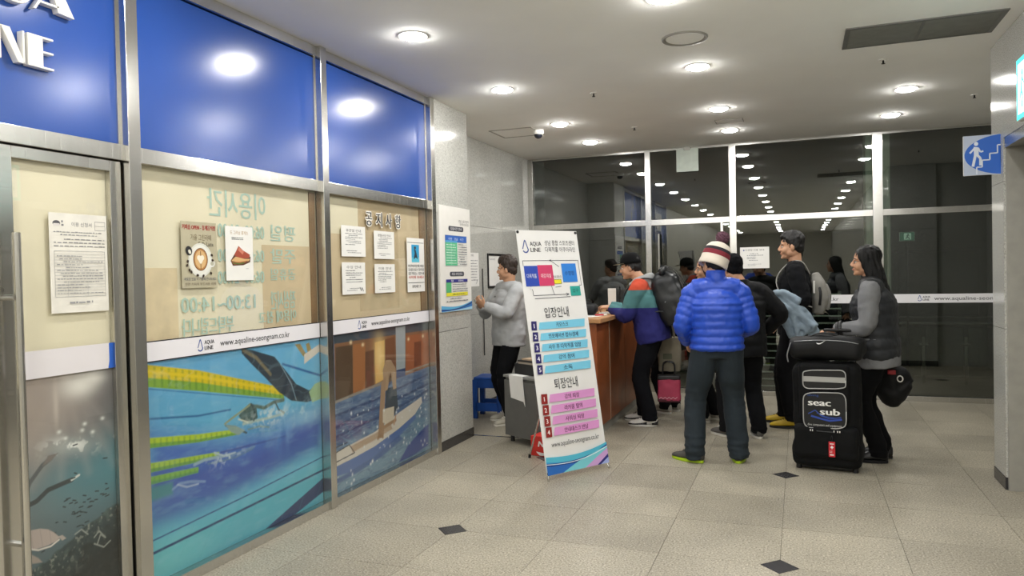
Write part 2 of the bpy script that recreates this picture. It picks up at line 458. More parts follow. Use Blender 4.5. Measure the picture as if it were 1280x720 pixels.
class Canvas:
    """a printed photograph: colours worked out cell by cell on a fine sheet (a,b in metres on the wall)"""
    def __init__(s, a0, a1, b0, b1, nx):
        s.e = (a0, a1, b0, b1); s.nx = nx; s.ny = max(2, int(nx * (b1 - b0) / (a1 - a0)))
        s.A, s.B = np.meshgrid(np.linspace(a0, a1, s.nx), np.linspace(b0, b1, s.ny))
        s.u = (s.A - a0) / (a1 - a0); s.v = (s.B - b0) / (b1 - b0)
        s.I = np.ones((s.ny, s.nx, 3)) * 0.5; s.px = (a1 - a0) / nx
    def bilinear(s, bl, br, tl, tr):
        c = [np.array(srgb(x)) for x in (bl, br, tl, tr)]; u = s.u[..., None]; v = s.v[..., None]
        s.I = (c[0] * (1 - u) + c[1] * u) * (1 - v) + (c[2] * (1 - u) + c[3] * u) * v
    def mix(s, mask, col):
        m = np.clip(mask, 0, 1)[..., None]; s.I = s.I * (1 - m) + np.array(srgb(col)) * m
    def dist_poly(s, pts):
        ins = np.zeros(s.A.shape, bool); d = np.full(s.A.shape, 1e9); n = len(pts)
        for i in range(n):
            (x0, y0), (x1, y1) = pts[i], pts[(i + 1) % n]
            cond = (y0 > s.B) != (y1 > s.B)
            with np.errstate(divide='ignore', invalid='ignore'):
                xi = (x1 - x0) * (s.B - y0) / (y1 - y0 if y1 != y0 else 1e-9) + x0
            ins ^= cond & (s.A < xi)
            d = np.minimum(d, s.dist_seg(x0, y0, x1, y1))
        return np.where(ins, d, -d)
    def dist_seg(s, x0, y0, x1, y1):
        dx, dy = x1 - x0, y1 - y0; L = dx * dx + dy * dy or 1e-12
        t = np.clip(((s.A - x0) * dx + (s.B - y0) * dy) / L, 0, 1)
        return np.hypot(s.A - x0 - t * dx, s.B - y0 - t * dy)
    def poly(s, pts, col, soft=0.004, op=1.0): s.mix(op * np.clip(s.dist_poly(pts) / soft + 0.5, 0, 1), col); return s
    def line(s, pts, w, col, soft=0.004, op=1.0):
        d = np.full(s.A.shape, 1e9)
        for (x0, y0), (x1, y1) in zip(pts[:-1], pts[1:]): d = np.minimum(d, s.dist_seg(x0, y0, x1, y1))
        s.mix(op * np.clip((w / 2 - d) / soft + 0.5, 0, 1), col); return s
    def glow(s, x, y, rx, ry, col, op=1.0, rot=0.0):
        c, q = math.cos(rot), math.sin(rot); a, b = s.A - x, s.B - y
        e = ((a * c + b * q) / rx) ** 2 + ((-a * q + b * c) / ry) ** 2
        s.mix(op * np.exp(-e), col); return s
    def noise(s, sc, seed=0, sx=1.0, sy=1.0, octv=3):
        r = np.random.default_rng(seed); out = 0; amp = 1.0; tot = 0
        for o in range(octv):
            fx, fy = sc * sx * 2 ** o, sc * sy * 2 ** o
            gx = (s.A - s.e[0]) * fx; gy = (s.B - s.e[2]) * fy
            G = r.random((int(gy.max()) + 3, int(gx.max()) + 3)); ix, iy = gx.astype(int), gy.astype(int); tx, ty = gx - ix, gy - iy
            tx = tx * tx * (3 - 2 * tx); ty = ty * ty * (3 - 2 * ty)
            out = out + amp * ((G[iy, ix] * (1 - tx) + G[iy, ix + 1] * tx) * (1 - ty) + (G[iy + 1, ix] * (1 - tx) + G[iy + 1, ix + 1] * tx) * ty)
            tot += amp; amp *= 0.55
        return out / tot
    def done(s, name, parent, O, U, W, m=None, gamma=1.0):
        s.I = np.clip(s.I, 0, 1) ** gamma
        O, U, W = Vector(O), np.array(U, float), np.array(W, float); d = base(parent) if parent else Vector((0, 0, 0))
        P = np.array(O) + s.A[..., None] * U + s.B[..., None] * W - np.array(d)
        idx = np.arange(s.nx * s.ny).reshape(s.ny, s.nx)
        F = np.stack([idx[:-1, :-1], idx[:-1, 1:], idx[1:, 1:], idx[1:, :-1]], -1).reshape(-1, 4)
        me = bpy.data.meshes.new(name); me.vertices.add(s.nx * s.ny); me.vertices.foreach_set('co', P.astype(np.float32).ravel())
        me.loops.add(F.size); me.loops.foreach_set('vertex_index', F.ravel().astype(np.int32))
        me.polygons.add(len(F)); me.polygons.foreach_set('loop_start', np.arange(0, F.size, 4, dtype=np.int32))
        me.polygons.foreach_set('loop_total', np.full(len(F), 4, np.int32)) if hasattr(me.polygons[0], 'loop_total') and False else None
        me.update(calc_edges=True)
        at = me.color_attributes.new('Col', 'FLOAT_COLOR', 'POINT')
        at.data.foreach_set('color', np.concatenate([np.clip(s.I, 0, 1).reshape(-1, 3), np.ones((s.nx * s.ny, 1))], 1).astype(np.float32).ravel())
        return link(name, me, m or M_photo, parent)

# ------------------------------------------------------------------ the room
H = 3.09            # ceiling height
XG = -3.00          # shop-front glass
XR = -3.42          # wall of the recess behind the counter
YB = 9.60           # night glass at the back
XW = 1.30           # right-hand wall

# floor: square granite tiles with small dark inlays at every third corner
floor = structure_empty('floor', 'speckled beige-grey granite floor with small dark diamond inlays')
obj('subfloor', MB().box((-3.6, -16, -0.12), (3.6, 9.75, -0.005)), M_joint, floor)
TX = [-3.44 - 0.0] + [-2.63 + 0.6275 * i for i in range(10)]
TX = [-3.4475, -2.6275] + [-2.0 + 0.6275 * i for i in range(9)]
TY = [4.09 + 0.6133 * i for i in range(-2, 9)] + [9.60]
diam = {(-2.0, 4.09), (-0.1175, 4.09), (-2.0, 5.93), (-0.1175, 5.93), (-2.0, 7.77), (-0.1175, 7.77), (1.765, 5.93), (1.765, 4.09), (1.765, 7.77), (-2.0, 9.4499), (-0.1175, 9.609)}
DR = 0.098
def has_diamond(x, y): return any(abs(x - a) < 0.03 and abs(y - b) < 0.03 for a, b in diam)
J = 0.0013
for i in range(len(TX) - 1):
    for j in range(len(TY) - 1):
        x0, x1, y0, y1 = TX[i] + J, TX[i + 1] - J, TY[j] + J, TY[j + 1] - J
        if y1 - y0 < 0.05: continue
        pts = []
        for (cx, cy, gx, gy, a, b) in ((x0, y0, TX[i], TY[j], (0, 1), (1, 0)), (x1, y0, TX[i + 1], TY[j], (-1, 0), (0, 1)), (x1, y1, TX[i + 1], TY[j + 1], (0, -1), (-1, 0)), (x0, y1, TX[i], TY[j + 1], (1, 0), (0, -1))):
            if has_diamond(gx, gy):
                pts += [(cx + a[0] * DR, cy + a[1] * DR), (cx + b[0] * DR, cy + b[1] * DR)]
            else: pts.append((cx, cy))
        dz = RNG.uniform(-0.0004, 0.0)
        obj('tile', MB().prism(pts, -0.004, dz), M_tile, floor)
for a, b in sorted(diam):
    if b < 9.4:
        obj('inlay', MB().prism([(a - DR + .003, b), (a, b - DR + .003), (a + DR - .003, b), (a, b + DR - .003)], -0.004, 0.0), M_slabd, floor)
t = obj('floor_slab', MB().box((-3.44, -16, -0.004), (3.6, TY[0] - J, -0.0002)), M_tile, floor)
obj('threshold_strip', MB().box((-3.41, 6.57, -0.01), (-2.42, 6.60, 0.003)), M_steel, floor)

ceiling = struct('ceiling', MB().box((-3.6, -16.1, H), (3.7, YB + 0.15, H + 0.1)), M_ceil, label='smooth white painted ceiling with rows of round downlights')

# ---------------------------------------------------------------- left shop front
wl = structure_empty('wall_left', 'steel framed shop front with blue upper panels and printed glass below', (XG, 0, 0))
def post(y0, y1, x=-2.94): return obj('post', MB().box((-3.06, y0, 0), (x, y1, H)), M_steel, wl, bev=0.002)
for a, b in ((2.655, 2.725), (4.20, 4.265), (5.775, 5.845), (1.19, 1.26)): post(a, b)
for a, b in ((1.26, 2.655), (2.725, 4.20), (4.265, 5.775)):
    obj('transom', MB().box((-3.06, a, 2.125), (-2.965, b, 2.20)), M_steelh, wl, bev=0.002)
    obj('top_trim', MB().box((-3.06, a, 3.025), (-2.972, b, H)), M_grey if False else M_steelh, wl, bev=0.002)
    if a > 2: obj('bottom_rail', MB().box((-3.06, a, 0), (-2.955, b, 0.055)), M_steelh, wl, bev=0.002)
    p = obj('blue_panel', MB().box((-3.03, a + .006, 2.206), (XG, b - .006, 3.019)), M_blue, wl)
    fr = MB()
    fr.box((-3.03, a, 2.20), (-2.99, a + .012, 3.025)); fr.box((-3.03, b - .012, 2.20), (-2.99, b, 3.025))
    obj('panel_bead', fr, M_steel, wl)
obj('wall_body', MB().box((-3.5, -16, 0), (-3.0, 1.19, H)), M_paint, wl)
obj('backing_wall', MB().box((-3.3, 1.19, 0), (-3.16, 5.845, H)), M_paint, wl)

# raised white letters on the first blue panel
sign = thing('letter_sign', 'raised white letters spelling a shop name on the blue panel above the door', 'sign', (XG, 2.2, 2.6))
def letter(ch, polys, d=0.035):
    m = MB()
    for p in polys: m.prism(p, XG + 0.001, XG + d, 'yzx')
    return obj('letter', m, M_white, sign, bev=0.0015)
def ring(cy, cz, ry, rz, t, a0, a1, n=20):
    o = [(cy + ry * math.cos(a), cz + rz * math.sin(a)) for a in np.linspace(a0, a1, n)]
    i = [(cy + (ry - t) * math.cos(a), cz + (rz - t * .6) * math.sin(a)) for a in np.linspace(a1, a0, n)]
    q = o + i
    return [[q[k], q[k + 1], q[2 * n - 2 - k], q[2 * n - 1 - k]] for k in range(n - 1)]
zb, zt = 2.460, 2.595
letter('L', [[(1.84, zb), (1.895, zb), (1.895, zt), (1.84, zt)], [(1.895, zb), (1.975, zb), (1.975, zb + .01), (1.895, zb + .01)]])
letter('I', [[(2.00, zb), (2.045, zb), (2.045, zt), (2.00, zt)]])
letter('N', [[(2.072, zb), (2.080, zb), (2.080, zt), (2.072, zt)], [(2.080, zt), (2.118, zt), (2.178, zb), (2.150, zb)], [(2.170, zb), (2.179, zb), (2.179, zt), (2.170, zt)]])
letter('E', [[(2.192, zb), (2.259, zb), (2.259, zt), (2.192, zt)]] + [[(2.259, z), (2.307, z), (2.307, z + .009), (2.259, z + .009)] for z in (zb, zb + .066, zt - .009)])
zb, zt = 2.705, 2.845
letter('A', [[(1.72, zb), (1.735, zb), (1.785, zt), (1.765, zt)], [(1.76, zt), (1.80, zt), (1.86, zb), (1.80, zb)], [(1.742, zb + .03), (1.80, zb + .03), (1.80, zb + .04), (1.742, zb + .04)]])
letter('Q', ring(1.95, 2.775, .075, .07, .03, 0, 2 * PI) + [[(1.96, zb + .03), (1.975, zb + .03), (2.04, zb - .015), (2.02, zb - .015)]])
letter('U', [[(2.08, zb + .05), (2.135, zb + .05), (2.135, zt), (2.08, zt)], [(2.205, zb + .05), (2.215, zb + .05), (2.215, zt), (2.205, zt)]] + ring(2.1475, zb + .052, .0675, .055, .018, PI, 2 * PI))
letter('A', [[(2.222, zb), (2.234, zb), (2.318, zt), (2.305, zt)], [(2.30, zt), (2.34, zt), (2.412, zb + .008), (2.335, zb + .012)], [(2.25, zb + .032), (2.34, zb + .032), (2.34, zb + .042), (2.254, zb + .042)]])

# printed photographs ------------------------------------------------
BT, BZ = 1.258, 1.152     # white band between photo and paper
def pool_photo(parent):
    c = Canvas(2.725, 4.20, 0.055, BZ, 330)
    c.bilinear('45a4c4', '58b8d4', '5aa6e0', '66b6ec')
    n = c.noise(3, 1, 1, 2.2); n2 = c.noise(16, 2, .6, 2)
    # deep blue water in the middle
    c.mix(np.clip(c.dist_poly([(2.774, 0.813), (2.759, 0.421), (2.982, 0.353), (3.605, 0.402), (4.205, 0.518), (4.212, 0.668), (3.616, 0.663), (3.284, 0.663)]) / 0.16 + 0.55, 0, 1) * (0.75 + .25 * n), '2c50b4')
    c.mix(np.clip(c.dist_poly([(2.768, 0.636), (2.755, 0.312), (3.091, 0.319), (4.200, 0.401), (4.210, 0.625), (3.405, 0.522)]) / 0.10 + 0.4, 0, 1) * 0.8, '2a3f9e')
    # pool floor, turquoise towards the lower edge
    c.mix(np.clip(c.dist_poly([(2.752, 0.226), (2.744, 0.031), (3.374, -0.226), (4.181, -0.015), (4.197, 0.331), (3.530, 0.293)]) / 0.10 + 0.3, 0, 1) * 0.9, '48adc6')
    c.glow(*[(2.842, 0.133)][0], .35, .16, '62c6cc', .7)
    c.mix((n2 - .5) * .5, '8fd0e8')
    c.line([(2.773, 0.266), (3.531, 0.303), (4.207, 0.350)], .008, '1d3d7c')
    c.line([(2.770, 0.203), (3.393, 0.227), (4.203, 0.260)], .014, '16305f')
    c.poly([(3.598, 0.049), (4.209, 0.209), (4.223, 0.119), (3.721, 0.018)], '1c2f5c', .006)
    # lane ropes
    def rope(top, mid, bot, c1, c2, c3, beads):
        c.poly(top + bot[::-1], c3, .004)
        c.poly(top + mid[::-1], c1, .006)
        ph = np.sin((c.A) * 2 * PI * beads)
        d = c.dist_poly(top + bot[::-1])
        c.mix(np.clip(d / .01, 0, 1) * np.clip(ph, 0, 1) * .45, '2f6f28')
    rope([(2.777, 1.144), (3.121, 1.072), (3.819, 0.873)], [(2.775, 1.081), (3.119, 1.008), (3.817, 0.828)], [(2.773, 1.034), (3.117, 0.961), (3.824, 0.802)], 'e0c419', 'd8b81a', '7aa832', 22)
    c.line([(2.776, 1.112), (3.120, 1.038), (3.788, 0.862)], .018, 'f0cf20', .01, .9)
    c.line([(2.773, 1.026), (3.785, 0.803)], .006, '2f6fae')
    rope([(2.778, 0.780), (3.108, 0.731), (3.426, 0.697)], [(2.777, 0.753), (3.107, 0.705), (3.425, 0.679)], [(2.776, 0.729), (3.106, 0.688), (3.424, 0.665)], 'a8c91e', 'a8c91e', '5f9a2c', 26)
    rope([(2.773, 0.655), (3.256, 0.602)], [(2.772, 0.627), (3.256, 0.585)], [(2.771, 0.608), (3.255, 0.571)], '93bb26', '93bb26', '5b9440', 30)
    rope([(2.775, 0.587), (3.101, 0.557)], [(2.774, 0.563), (3.100, 0.540)], [(2.774, 0.547), (3.100, 0.527)], '6ea93a', '6ea93a', '4f8f4c', 30)
    c.poly([(2.778, 0.534), (2.925, 0.523), (2.922, 0.462), (2.776, 0.464)], '35807a', .02, .8)
    c.line([(2.782, 0.874), (3.112, 0.829), (3.353, 0.820)], .010, '2a5f9c', .006)
    c.line([(3.818, 1.022), (4.222, 0.893)], .014, '2a559c', .01)
    # near swimmer, upside-down in dark suit, with arms and flipper
    c.poly([(3.451, 1.159), (3.552, 1.135), (3.744, 1.076), (3.839, 0.985), (3.946, 0.879), (4.078, 0.818), (4.211, 0.851), (4.215, 0.743), (4.049, 0.744), (3.894, 0.780), (3.772, 0.855), (3.651, 0.961), (3.535, 1.056), (3.457, 1.126)], '2b3540', .005)
    c.line([(3.471, 1.143), (3.578, 1.089), (3.702, 0.973)], .02, '8d7e58', .01, .6)
    c.line([(3.795, 1.025), (3.898, 0.886), (3.942, 0.777)], .006, '7c98a8', .004)
    c.poly([(4.077, 0.807), (4.140, 0.851), (4.221, 0.861), (4.215, 0.743), (4.108, 0.734)], '9cc08a', .006)
    c.poly([(3.941, 1.135), (3.999, 1.130), (4.054, 1.062), (4.028, 1.044)], 'a08a50'); c.poly([(4.057, 1.124), (4.091, 1.131), (4.123, 1.065), (4.072, 1.070)], 'a08a50')
    c.poly([(4.232, 1.118), (4.230, 1.070), (4.034, 0.996), (4.037, 1.058)], 'e8ded0')
    c.glow(*[(4.045, 0.656)][0], .16, .05, '8cc4e8', .7); c.mix(np.clip(c.noise(22, 5) - .55, 0, 1) * 3 * np.exp(-((c.A - [(3.963, 0.697)][0][0]) / .22) ** 2 - ((c.B - [(3.963, 0.697)][0][1]) / .06) ** 2), 'c4e6f2')
    # second swimmer: dark back, pale arms and legs, splashes
    c.poly([(3.416, 0.773), (3.456, 0.802), (3.512, 0.830), (3.566, 0.811), (3.577, 0.733), (3.520, 0.706), (3.453, 0.728)], '3d5450', .006); c.line([(3.306, 0.748), (3.363, 0.769), (3.443, 0.795), (3.511, 0.820)], .013, '8f9a78', .006); c.line([(3.566, 0.802), (3.636, 0.780), (3.724, 0.799), (3.816, 0.798)], .022, '52685e', .008); c.line([(3.739, 0.796), (3.768, 0.747), (3.820, 0.717)], .012, '2c3c3a', .006)
    c.line([(3.312, 0.738), (3.387, 0.705), (3.477, 0.663)], .012, '35484a', .006); c.poly([(3.306, 0.744), (3.387, 0.723), (3.465, 0.680), (3.411, 0.663), (3.348, 0.695)], '7f9a94', .006); c.line([(3.453, 0.719), (3.562, 0.717), (3.691, 0.712), (3.812, 0.714)], .016, 'a8c0ba', .008); c.line([(3.492, 0.679), (3.589, 0.678), (3.674, 0.657)], .010, '6c8a8a', .006); c.line([(3.525, 0.823), (3.551, 0.776), (3.541, 0.721)], .010, '1f2e30', .005); c.line([(3.415, 0.754), (3.493, 0.721)], .008, 'd8dcc4', .005)
    sp = np.exp(-((c.A - [(3.692, 0.721)][0][0]) / .17) ** 2 - ((c.B - [(3.692, 0.721)][0][1]) / .055) ** 2); c.mix(sp * np.clip((c.noise(40, 15) - .50) * 6, 0, 1) * .8, 'dcecea')
    # far swimmers
    for q, w_, cl in (([(3.073, 0.576), (3.148, 0.584), (3.231, 0.577), (3.330, 0.567)], .016, '7f9fb8'), ([(3.171, 0.557), (3.254, 0.549), (3.380, 0.542), (3.528, 0.559)], .010, '4a6f9c'), ([(3.220, 0.606), (3.292, 0.572), (3.381, 0.569)], .010, 'a4bccc'), ([(3.329, 0.554), (3.407, 0.563), (3.542, 0.569)], .012, '5a7fae'), ([(2.923, 0.486), (2.966, 0.503), (3.042, 0.495), (3.144, 0.468)], .012, '6c8cc0'), ([(2.955, 0.502), (3.019, 0.472), (3.097, 0.468)], .007, 'a0b4d4')): c.line(q, w_, cl, .007)
    c.mix(np.exp(-((c.A - [(3.310, 0.558)][0][0]) / .13) ** 2 - ((c.B - [(3.310, 0.558)][0][1]) / .035) ** 2) * np.clip((c.noise(46, 16) - .55) * 6, 0, 1) * .7, 'c0d4e4')
    c.line([(3.268, 0.595), (3.613, 0.578), (3.837, 0.569)], .010, '263f98', .008)
    # light on the water and the tiles of the pool floor
    n7 = np.abs(c.noise(11, 21, .7, 1.6, 2) - .5); c.mix(np.clip(.05 - n7, 0, .05) * 1.6 * np.clip((c.v - .35) / .3, 0, 1), 'b4e0f4')
    for k in range(9):
        q = [(2.74 + .17 * k, .06), (2.74 + .17 * k + .22, .06 + .30)]; c.line(q, .004, '3a93a8', .004, .25)
    n8 = c.noise(5, 22, 2.5, .5); c.mix(np.exp(-((c.v - .50) / .10) ** 2) * np.clip((n8 - .5) * 4, 0, 1) * np.clip((c.u - .45) * 3, 0, 1) * .6, '6fa8e4')
    return c.done('printed_photo', parent, (XG - .0105, 0, 0), (0, 1, 0), (0, 0, 1), gamma=0.80)
def board_photo(parent):
    c = Canvas(4.265, 5.775, 0.055, BZ, 300)
    c.bilinear('6f93ac', '5d83a0', '52618a', '4a618c')
    n = c.noise(4, 3, .5, 2); n2 = c.noise(22, 4, .5, 2)
    c.mix(np.clip(c.dist_poly([(4.371, 0.684), (5.751, 0.776), (5.751, 0.478), (4.357, 0.376)]) / .06 + .5, 0, 1) * (.6 + .4 * n), '3e5680')
    c.mix((n2 - .5) * 0.9, '9cb4c4')
    for p in ([(4.363, 0.513), (4.657, 0.554), (4.994, 0.554), (5.743, 0.618)], [(4.360, 0.447), (4.707, 0.474), (5.112, 0.489), (5.740, 0.563)], [(4.367, 0.596), (4.881, 0.622), (5.747, 0.700)]): c.line(p, .02, '22305c', .012, .85)
    n9 = np.abs(c.noise(7, 31, .45, 3.2, 3) - .5); c.mix(np.clip(.06 - n9, 0, .06) * 9 * np.clip((.75 - c.v) / .1, 0, 1), '2b4272'); n10 = np.abs(c.noise(10, 33, .5, 3.0, 2) - .5); c.mix(np.clip(.025 - n10, 0, .025) * 14 * np.clip((.7 - c.v) / .1, 0, 1), 'b0c4d4')
    c.poly([(5.217, 0.066), (5.380, 0.171), (5.606, 0.243), (5.740, 0.272), (5.731, 0.093), (5.484, 0.068)], '2c3f86', .008)
    # building behind the pool
    c.poly([(4.373, 1.149), (5.802, 1.167), (5.781, 0.765), (4.371, 0.690)], '7d5338', .004)
    c.poly([(4.374, 1.177), (5.803, 1.195), (5.797, 1.084), (4.370, 1.094)], '39424c', .004)
    c.poly([(4.388, 1.070), (4.598, 1.067), (4.590, 0.693), (4.371, 0.695)], '4a3728', .006); c.poly([(4.608, 1.066), (4.768, 1.068), (4.751, 0.720), (4.591, 0.704)], '9a5c34', .008)
    c.poly([(4.902, 1.056), (5.043, 1.061), (5.028, 0.759), (4.898, 0.741)], 'd9a04e', .006); c.glow(*[(4.966, 0.946)][0], .07, .14, 'ffd98a', .9)
    c.poly([(4.765, 0.997), (4.888, 1.003), (4.875, 0.732), (4.752, 0.726)], '5a3a2a', .006); c.poly([(5.055, 1.066), (5.203, 1.072), (5.188, 0.762), (5.040, 0.757)], '6a3f2a', .006)
    c.poly([(5.220, 1.147), (5.376, 1.149), (5.356, 0.765), (5.213, 0.759)], '9aa6ae', .004); c.poly([(5.215, 0.803), (5.358, 0.804), (5.355, 0.739), (5.212, 0.740)], '2c3c66', .004)
    c.poly([(5.385, 1.063), (5.796, 1.063), (5.782, 0.786), (5.370, 0.777)], '9c5232', .006); c.poly([(5.518, 0.998), (5.645, 1.000), (5.635, 0.797), (5.507, 0.792)], '6a3624', .006)
    c.line([(4.371, 0.690), (5.187, 0.749)], .018, '8a8276', .006); c.line([(5.370, 0.770), (5.767, 0.788)], .012, '8a8276', .006)
    for x, y in [(4.578, 1.086), (4.735, 1.054), (5.423, 1.034), (5.676, 1.038)]: c.glow(x, y, .015, .012, 'ffe0a8', .9)
    # paddle board and sitting person with raised arms
    c.poly([(4.355, 0.343), (4.544, 0.357), (4.869, 0.381), (5.237, 0.460), (5.506, 0.505), (5.621, 0.527), (5.633, 0.477), (5.501, 0.399), (5.230, 0.333), (4.864, 0.273), (4.591, 0.254), (4.351, 0.244)], 'd8cfc2', .004)
    c.poly([(4.351, 0.244), (4.591, 0.254), (4.864, 0.273), (5.230, 0.333), (5.501, 0.399), (5.527, 0.367), (5.227, 0.269), (4.861, 0.201), (4.535, 0.164), (4.348, 0.178)], '4a66a4', .005)
    c.poly([(4.347, 0.156), (4.494, 0.163), (4.861, 0.201), (5.228, 0.282), (5.291, 0.243), (4.976, 0.174), (4.638, 0.137), (4.345, 0.124)], '2f4a8c', .01, .8)
    c.poly([(4.543, 0.345), (4.869, 0.369), (5.107, 0.395), (5.130, 0.353), (4.866, 0.321), (4.562, 0.295)], 'b49a80', .01)
    c.line([(4.365, 0.341), (4.524, 0.361), (4.592, 0.288), (4.362, 0.275)], .008, '2c2c34', .003)
    c.line([(4.357, 0.376), (4.504, 0.382)], .006, '2c2c34', .003)
    c.poly([(5.048, 0.681), (5.209, 0.682), (5.226, 0.513), (5.160, 0.449), (5.027, 0.498)], '333c46', .005)
    c.poly([(5.008, 0.836), (5.059, 0.904), (5.132, 0.896), (5.204, 0.824), (5.208, 0.663), (5.158, 0.658), (5.127, 0.802), (5.072, 0.671), (5.011, 0.662)], 'a88766', .004)
    c.glow(*[(5.112, 0.747)][0], .022, .035, '4a3626', .9)
    c.poly([(4.979, 0.729), (5.053, 0.780), (5.016, 0.506), (4.994, 0.306), (4.913, 0.324)], '9c7a5c', .005)
    c.poly([(4.993, 0.529), (5.164, 0.524), (5.158, 0.411), (5.058, 0.393), (4.988, 0.431)], 'd4c6ae', .004)
    c.line([(4.913, 0.324), (4.986, 0.388), (5.183, 0.412)], .028, 'a07c5c', .008); c.line([(5.185, 0.444), (5.157, 0.386)], .02, 'b98a66', .006)
    r = random.Random(5)
    for i in range(60):
        x, y = r.uniform(4.3, 5.74), r.uniform(.1, .6)
        c.glow(x, y, r.uniform(.004, .010), r.uniform(.004, .012), 'eef6fa', .9) if r.random() < .9 else None
    for p in [(4.529, 0.039), (4.541, 0.076), (4.573, 0.096), (4.802, 0.155), (4.825, 0.168), (5.302, 0.208), (5.553, 0.308), (5.584, 0.370), (5.602, 0.435)]: c.glow(p[0], p[1], .010, .010, 'f4fafc', 1)
    return c.done('printed_photo', parent, (XG - .0105, 0, 0), (0, 1, 0), (0, 0, 1), gamma=0.78)
def reef_photo(parent, y0=2.12, y1=2.585):
    c = Canvas(y0, y1, 0.10, 1.165, 180)
    n = c.noise(9, 6); n2 = c.noise(60, 7); n3 = c.noise(34, 8); n4 = c.noise(18, 9, 1.6, 1)
    c.bilinear('2f5560', '2a4c58', '9b8c86', '6a686a')
    c.mix(np.exp(-((c.v - .55) / .16) ** 2) * (.45 + .55 * c.u), '47808e')
    c.mix(np.clip((c.v - .60) / .25, 0, 1) * np.clip(1.15 - c.u, 0, 1) * .7, 'b7a79e')
    c.mix(np.clip((c.v - .72) / .2, 0, 1) * np.clip((c.u - .55) / .3, 0, 1) * .6, '5c5a5e')
    for k in range(6):
        x = 2.16 + .075 * k; c.line([(2.345, 1.15), (x + (k - 2) * .06, .70)], .022, 'd0c4bc', .05, .16)
    c.glow(*[(2.415, 1.094)][0], .085, .050, 'f4efe8', 1.0); c.glow(*[(2.481, 1.121)][0], .06, .03, 'f4efe8', .9); c.glow(*[(2.297, 1.032)][0], .012, .10, 'd4c8be', .7); c.glow(*[(2.196, 0.932)][0], .07, .20, 'b4a69c', .5)
    spark = np.exp(-((c.A - 2.36) / .11) ** 2 - ((c.B - .835 + .15 * (c.A - 2.36)) / .035) ** 2)
    c.mix(spark * .45, 'c4ccca'); c.mix(spark * np.clip((n3 - .52) * 9, 0, 1), 'f0f2ee')
    for p in [(2.525, 0.927), (2.472, 0.875), (2.420, 0.893), (2.595, 0.831), (2.607, 0.802), (2.433, 0.919), (2.308, 0.908), (2.337, 0.874)]: c.glow(p[0], p[1], .010, .008, 'eef0ec', .9)
    c.mix(np.clip((.46 - c.v) / .15, 0, 1) * .35, '24505e')
    # diver's legs
    c.line([(2.123, 0.642), (2.171, 0.726), (2.226, 0.782), (2.267, 0.803)], .019, '565a5e', .006); c.poly([(2.226, 0.779), (2.253, 0.817), (2.301, 0.819), (2.267, 0.793)], '77706c', .006)
    c.line([(2.126, 0.625), (2.196, 0.638), (2.248, 0.671), (2.322, 0.681), (2.361, 0.685)], .021, '30393d', .005); c.line([(2.361, 0.685), (2.397, 0.697)], .010, 'd4d8d4', .004)
    r = random.Random(9)
    for i in range(46):
        x, y = r.gauss(2.41, .10), r.gauss(.56, .085)
        if y0 + .02 < x < y1 - .02: c.line([(x, y), (x + r.uniform(.008, .020), y - r.uniform(-.003, .006))], .006, '17282e', .003)
    # reef in the dark
    edge = .245 + .17 * (c.u - .15) + .05 * (n - .5) + .025 * (n3 - .5)
    reef = np.clip((edge - c.v) / .012 + .5, 0, 1); deep = np.clip((edge - c.v) / .16, 0, 1)
    c.mix(reef, '26383c'); c.mix(reef * np.clip((n4 - .52) * 5, 0, 1) * (1 - deep) * .7, '4c605e'); c.mix(reef * np.clip((n2 - .60) * 9, 0, 1) * (1 - .7 * deep) * .8, '8b918a'); c.mix(reef * np.clip((.45 - n3) * 6, 0, 1) * .7, '101516')
    c.mix(reef * deep * .85, '0d1113'); c.mix(np.clip((.10 - c.v) / .1, 0, 1) * .6, '0c1012')
    for q in ([(2.463, 0.395), (2.489, 0.416), (2.521, 0.375), (2.496, 0.398), (2.478, 0.360)], [(2.431, 0.420), (2.400, 0.452), (2.368, 0.441)], [(2.462, 0.366), (2.511, 0.334), (2.546, 0.352)]): c.line(q, .006, '9aa09a', .004, .8)
    # turtle
    c.poly([(2.129, 0.508), (2.143, 0.520), (2.171, 0.524), (2.206, 0.519), (2.242, 0.504), (2.270, 0.481), (2.295, 0.452), (2.276, 0.441), (2.239, 0.436), (2.196, 0.438), (2.161, 0.447), (2.131, 0.468)], 'b8a8a2', .004); c.line([(2.137, 0.459), (2.196, 0.431), (2.253, 0.428), (2.291, 0.443)], .007, 'e2dad2', .004); c.poly([(2.288, 0.458), (2.307, 0.458), (2.325, 0.438), (2.306, 0.434)], 'b0a49c', .004)
    for q in ([(2.164, 0.523), (2.175, 0.445)], [(2.206, 0.516), (2.217, 0.434)], [(2.249, 0.495), (2.254, 0.438)]): c.line(q, .003, '94857f', .003, .6)
    c.poly([(2.130, 0.441), (2.160, 0.427), (2.195, 0.398), (2.212, 0.374), (2.173, 0.382), (2.132, 0.404)], 'a0938a', .006)
    return c.done('printed_photo', parent, (XG - .0105, 0, 0), (0, 1, 0), (0, 0, 1), gamma=0.88)

def web_band(parent, y0, y1, ly, lt0, lt1):
    pr = Print((XG + .0006, 0, 0), (0, 1, 0), (0, 0, 1))
    pr.rect(y0, BZ, y1, BT, 'eceaf0'); pr.rect(y0, BZ, y1, BZ + .006, '26242c'); pr.rect(y0, BT - .006, y1, BT, '26242c', False)
    pr.logo(ly, BZ + .022, .062); pr.text('www.aqualine-seongnam.co.kr', lt0, BZ + .036, .036, '1c1c28', w=lt1 - lt0, align='l')
    return pr.done('web_band', parent)

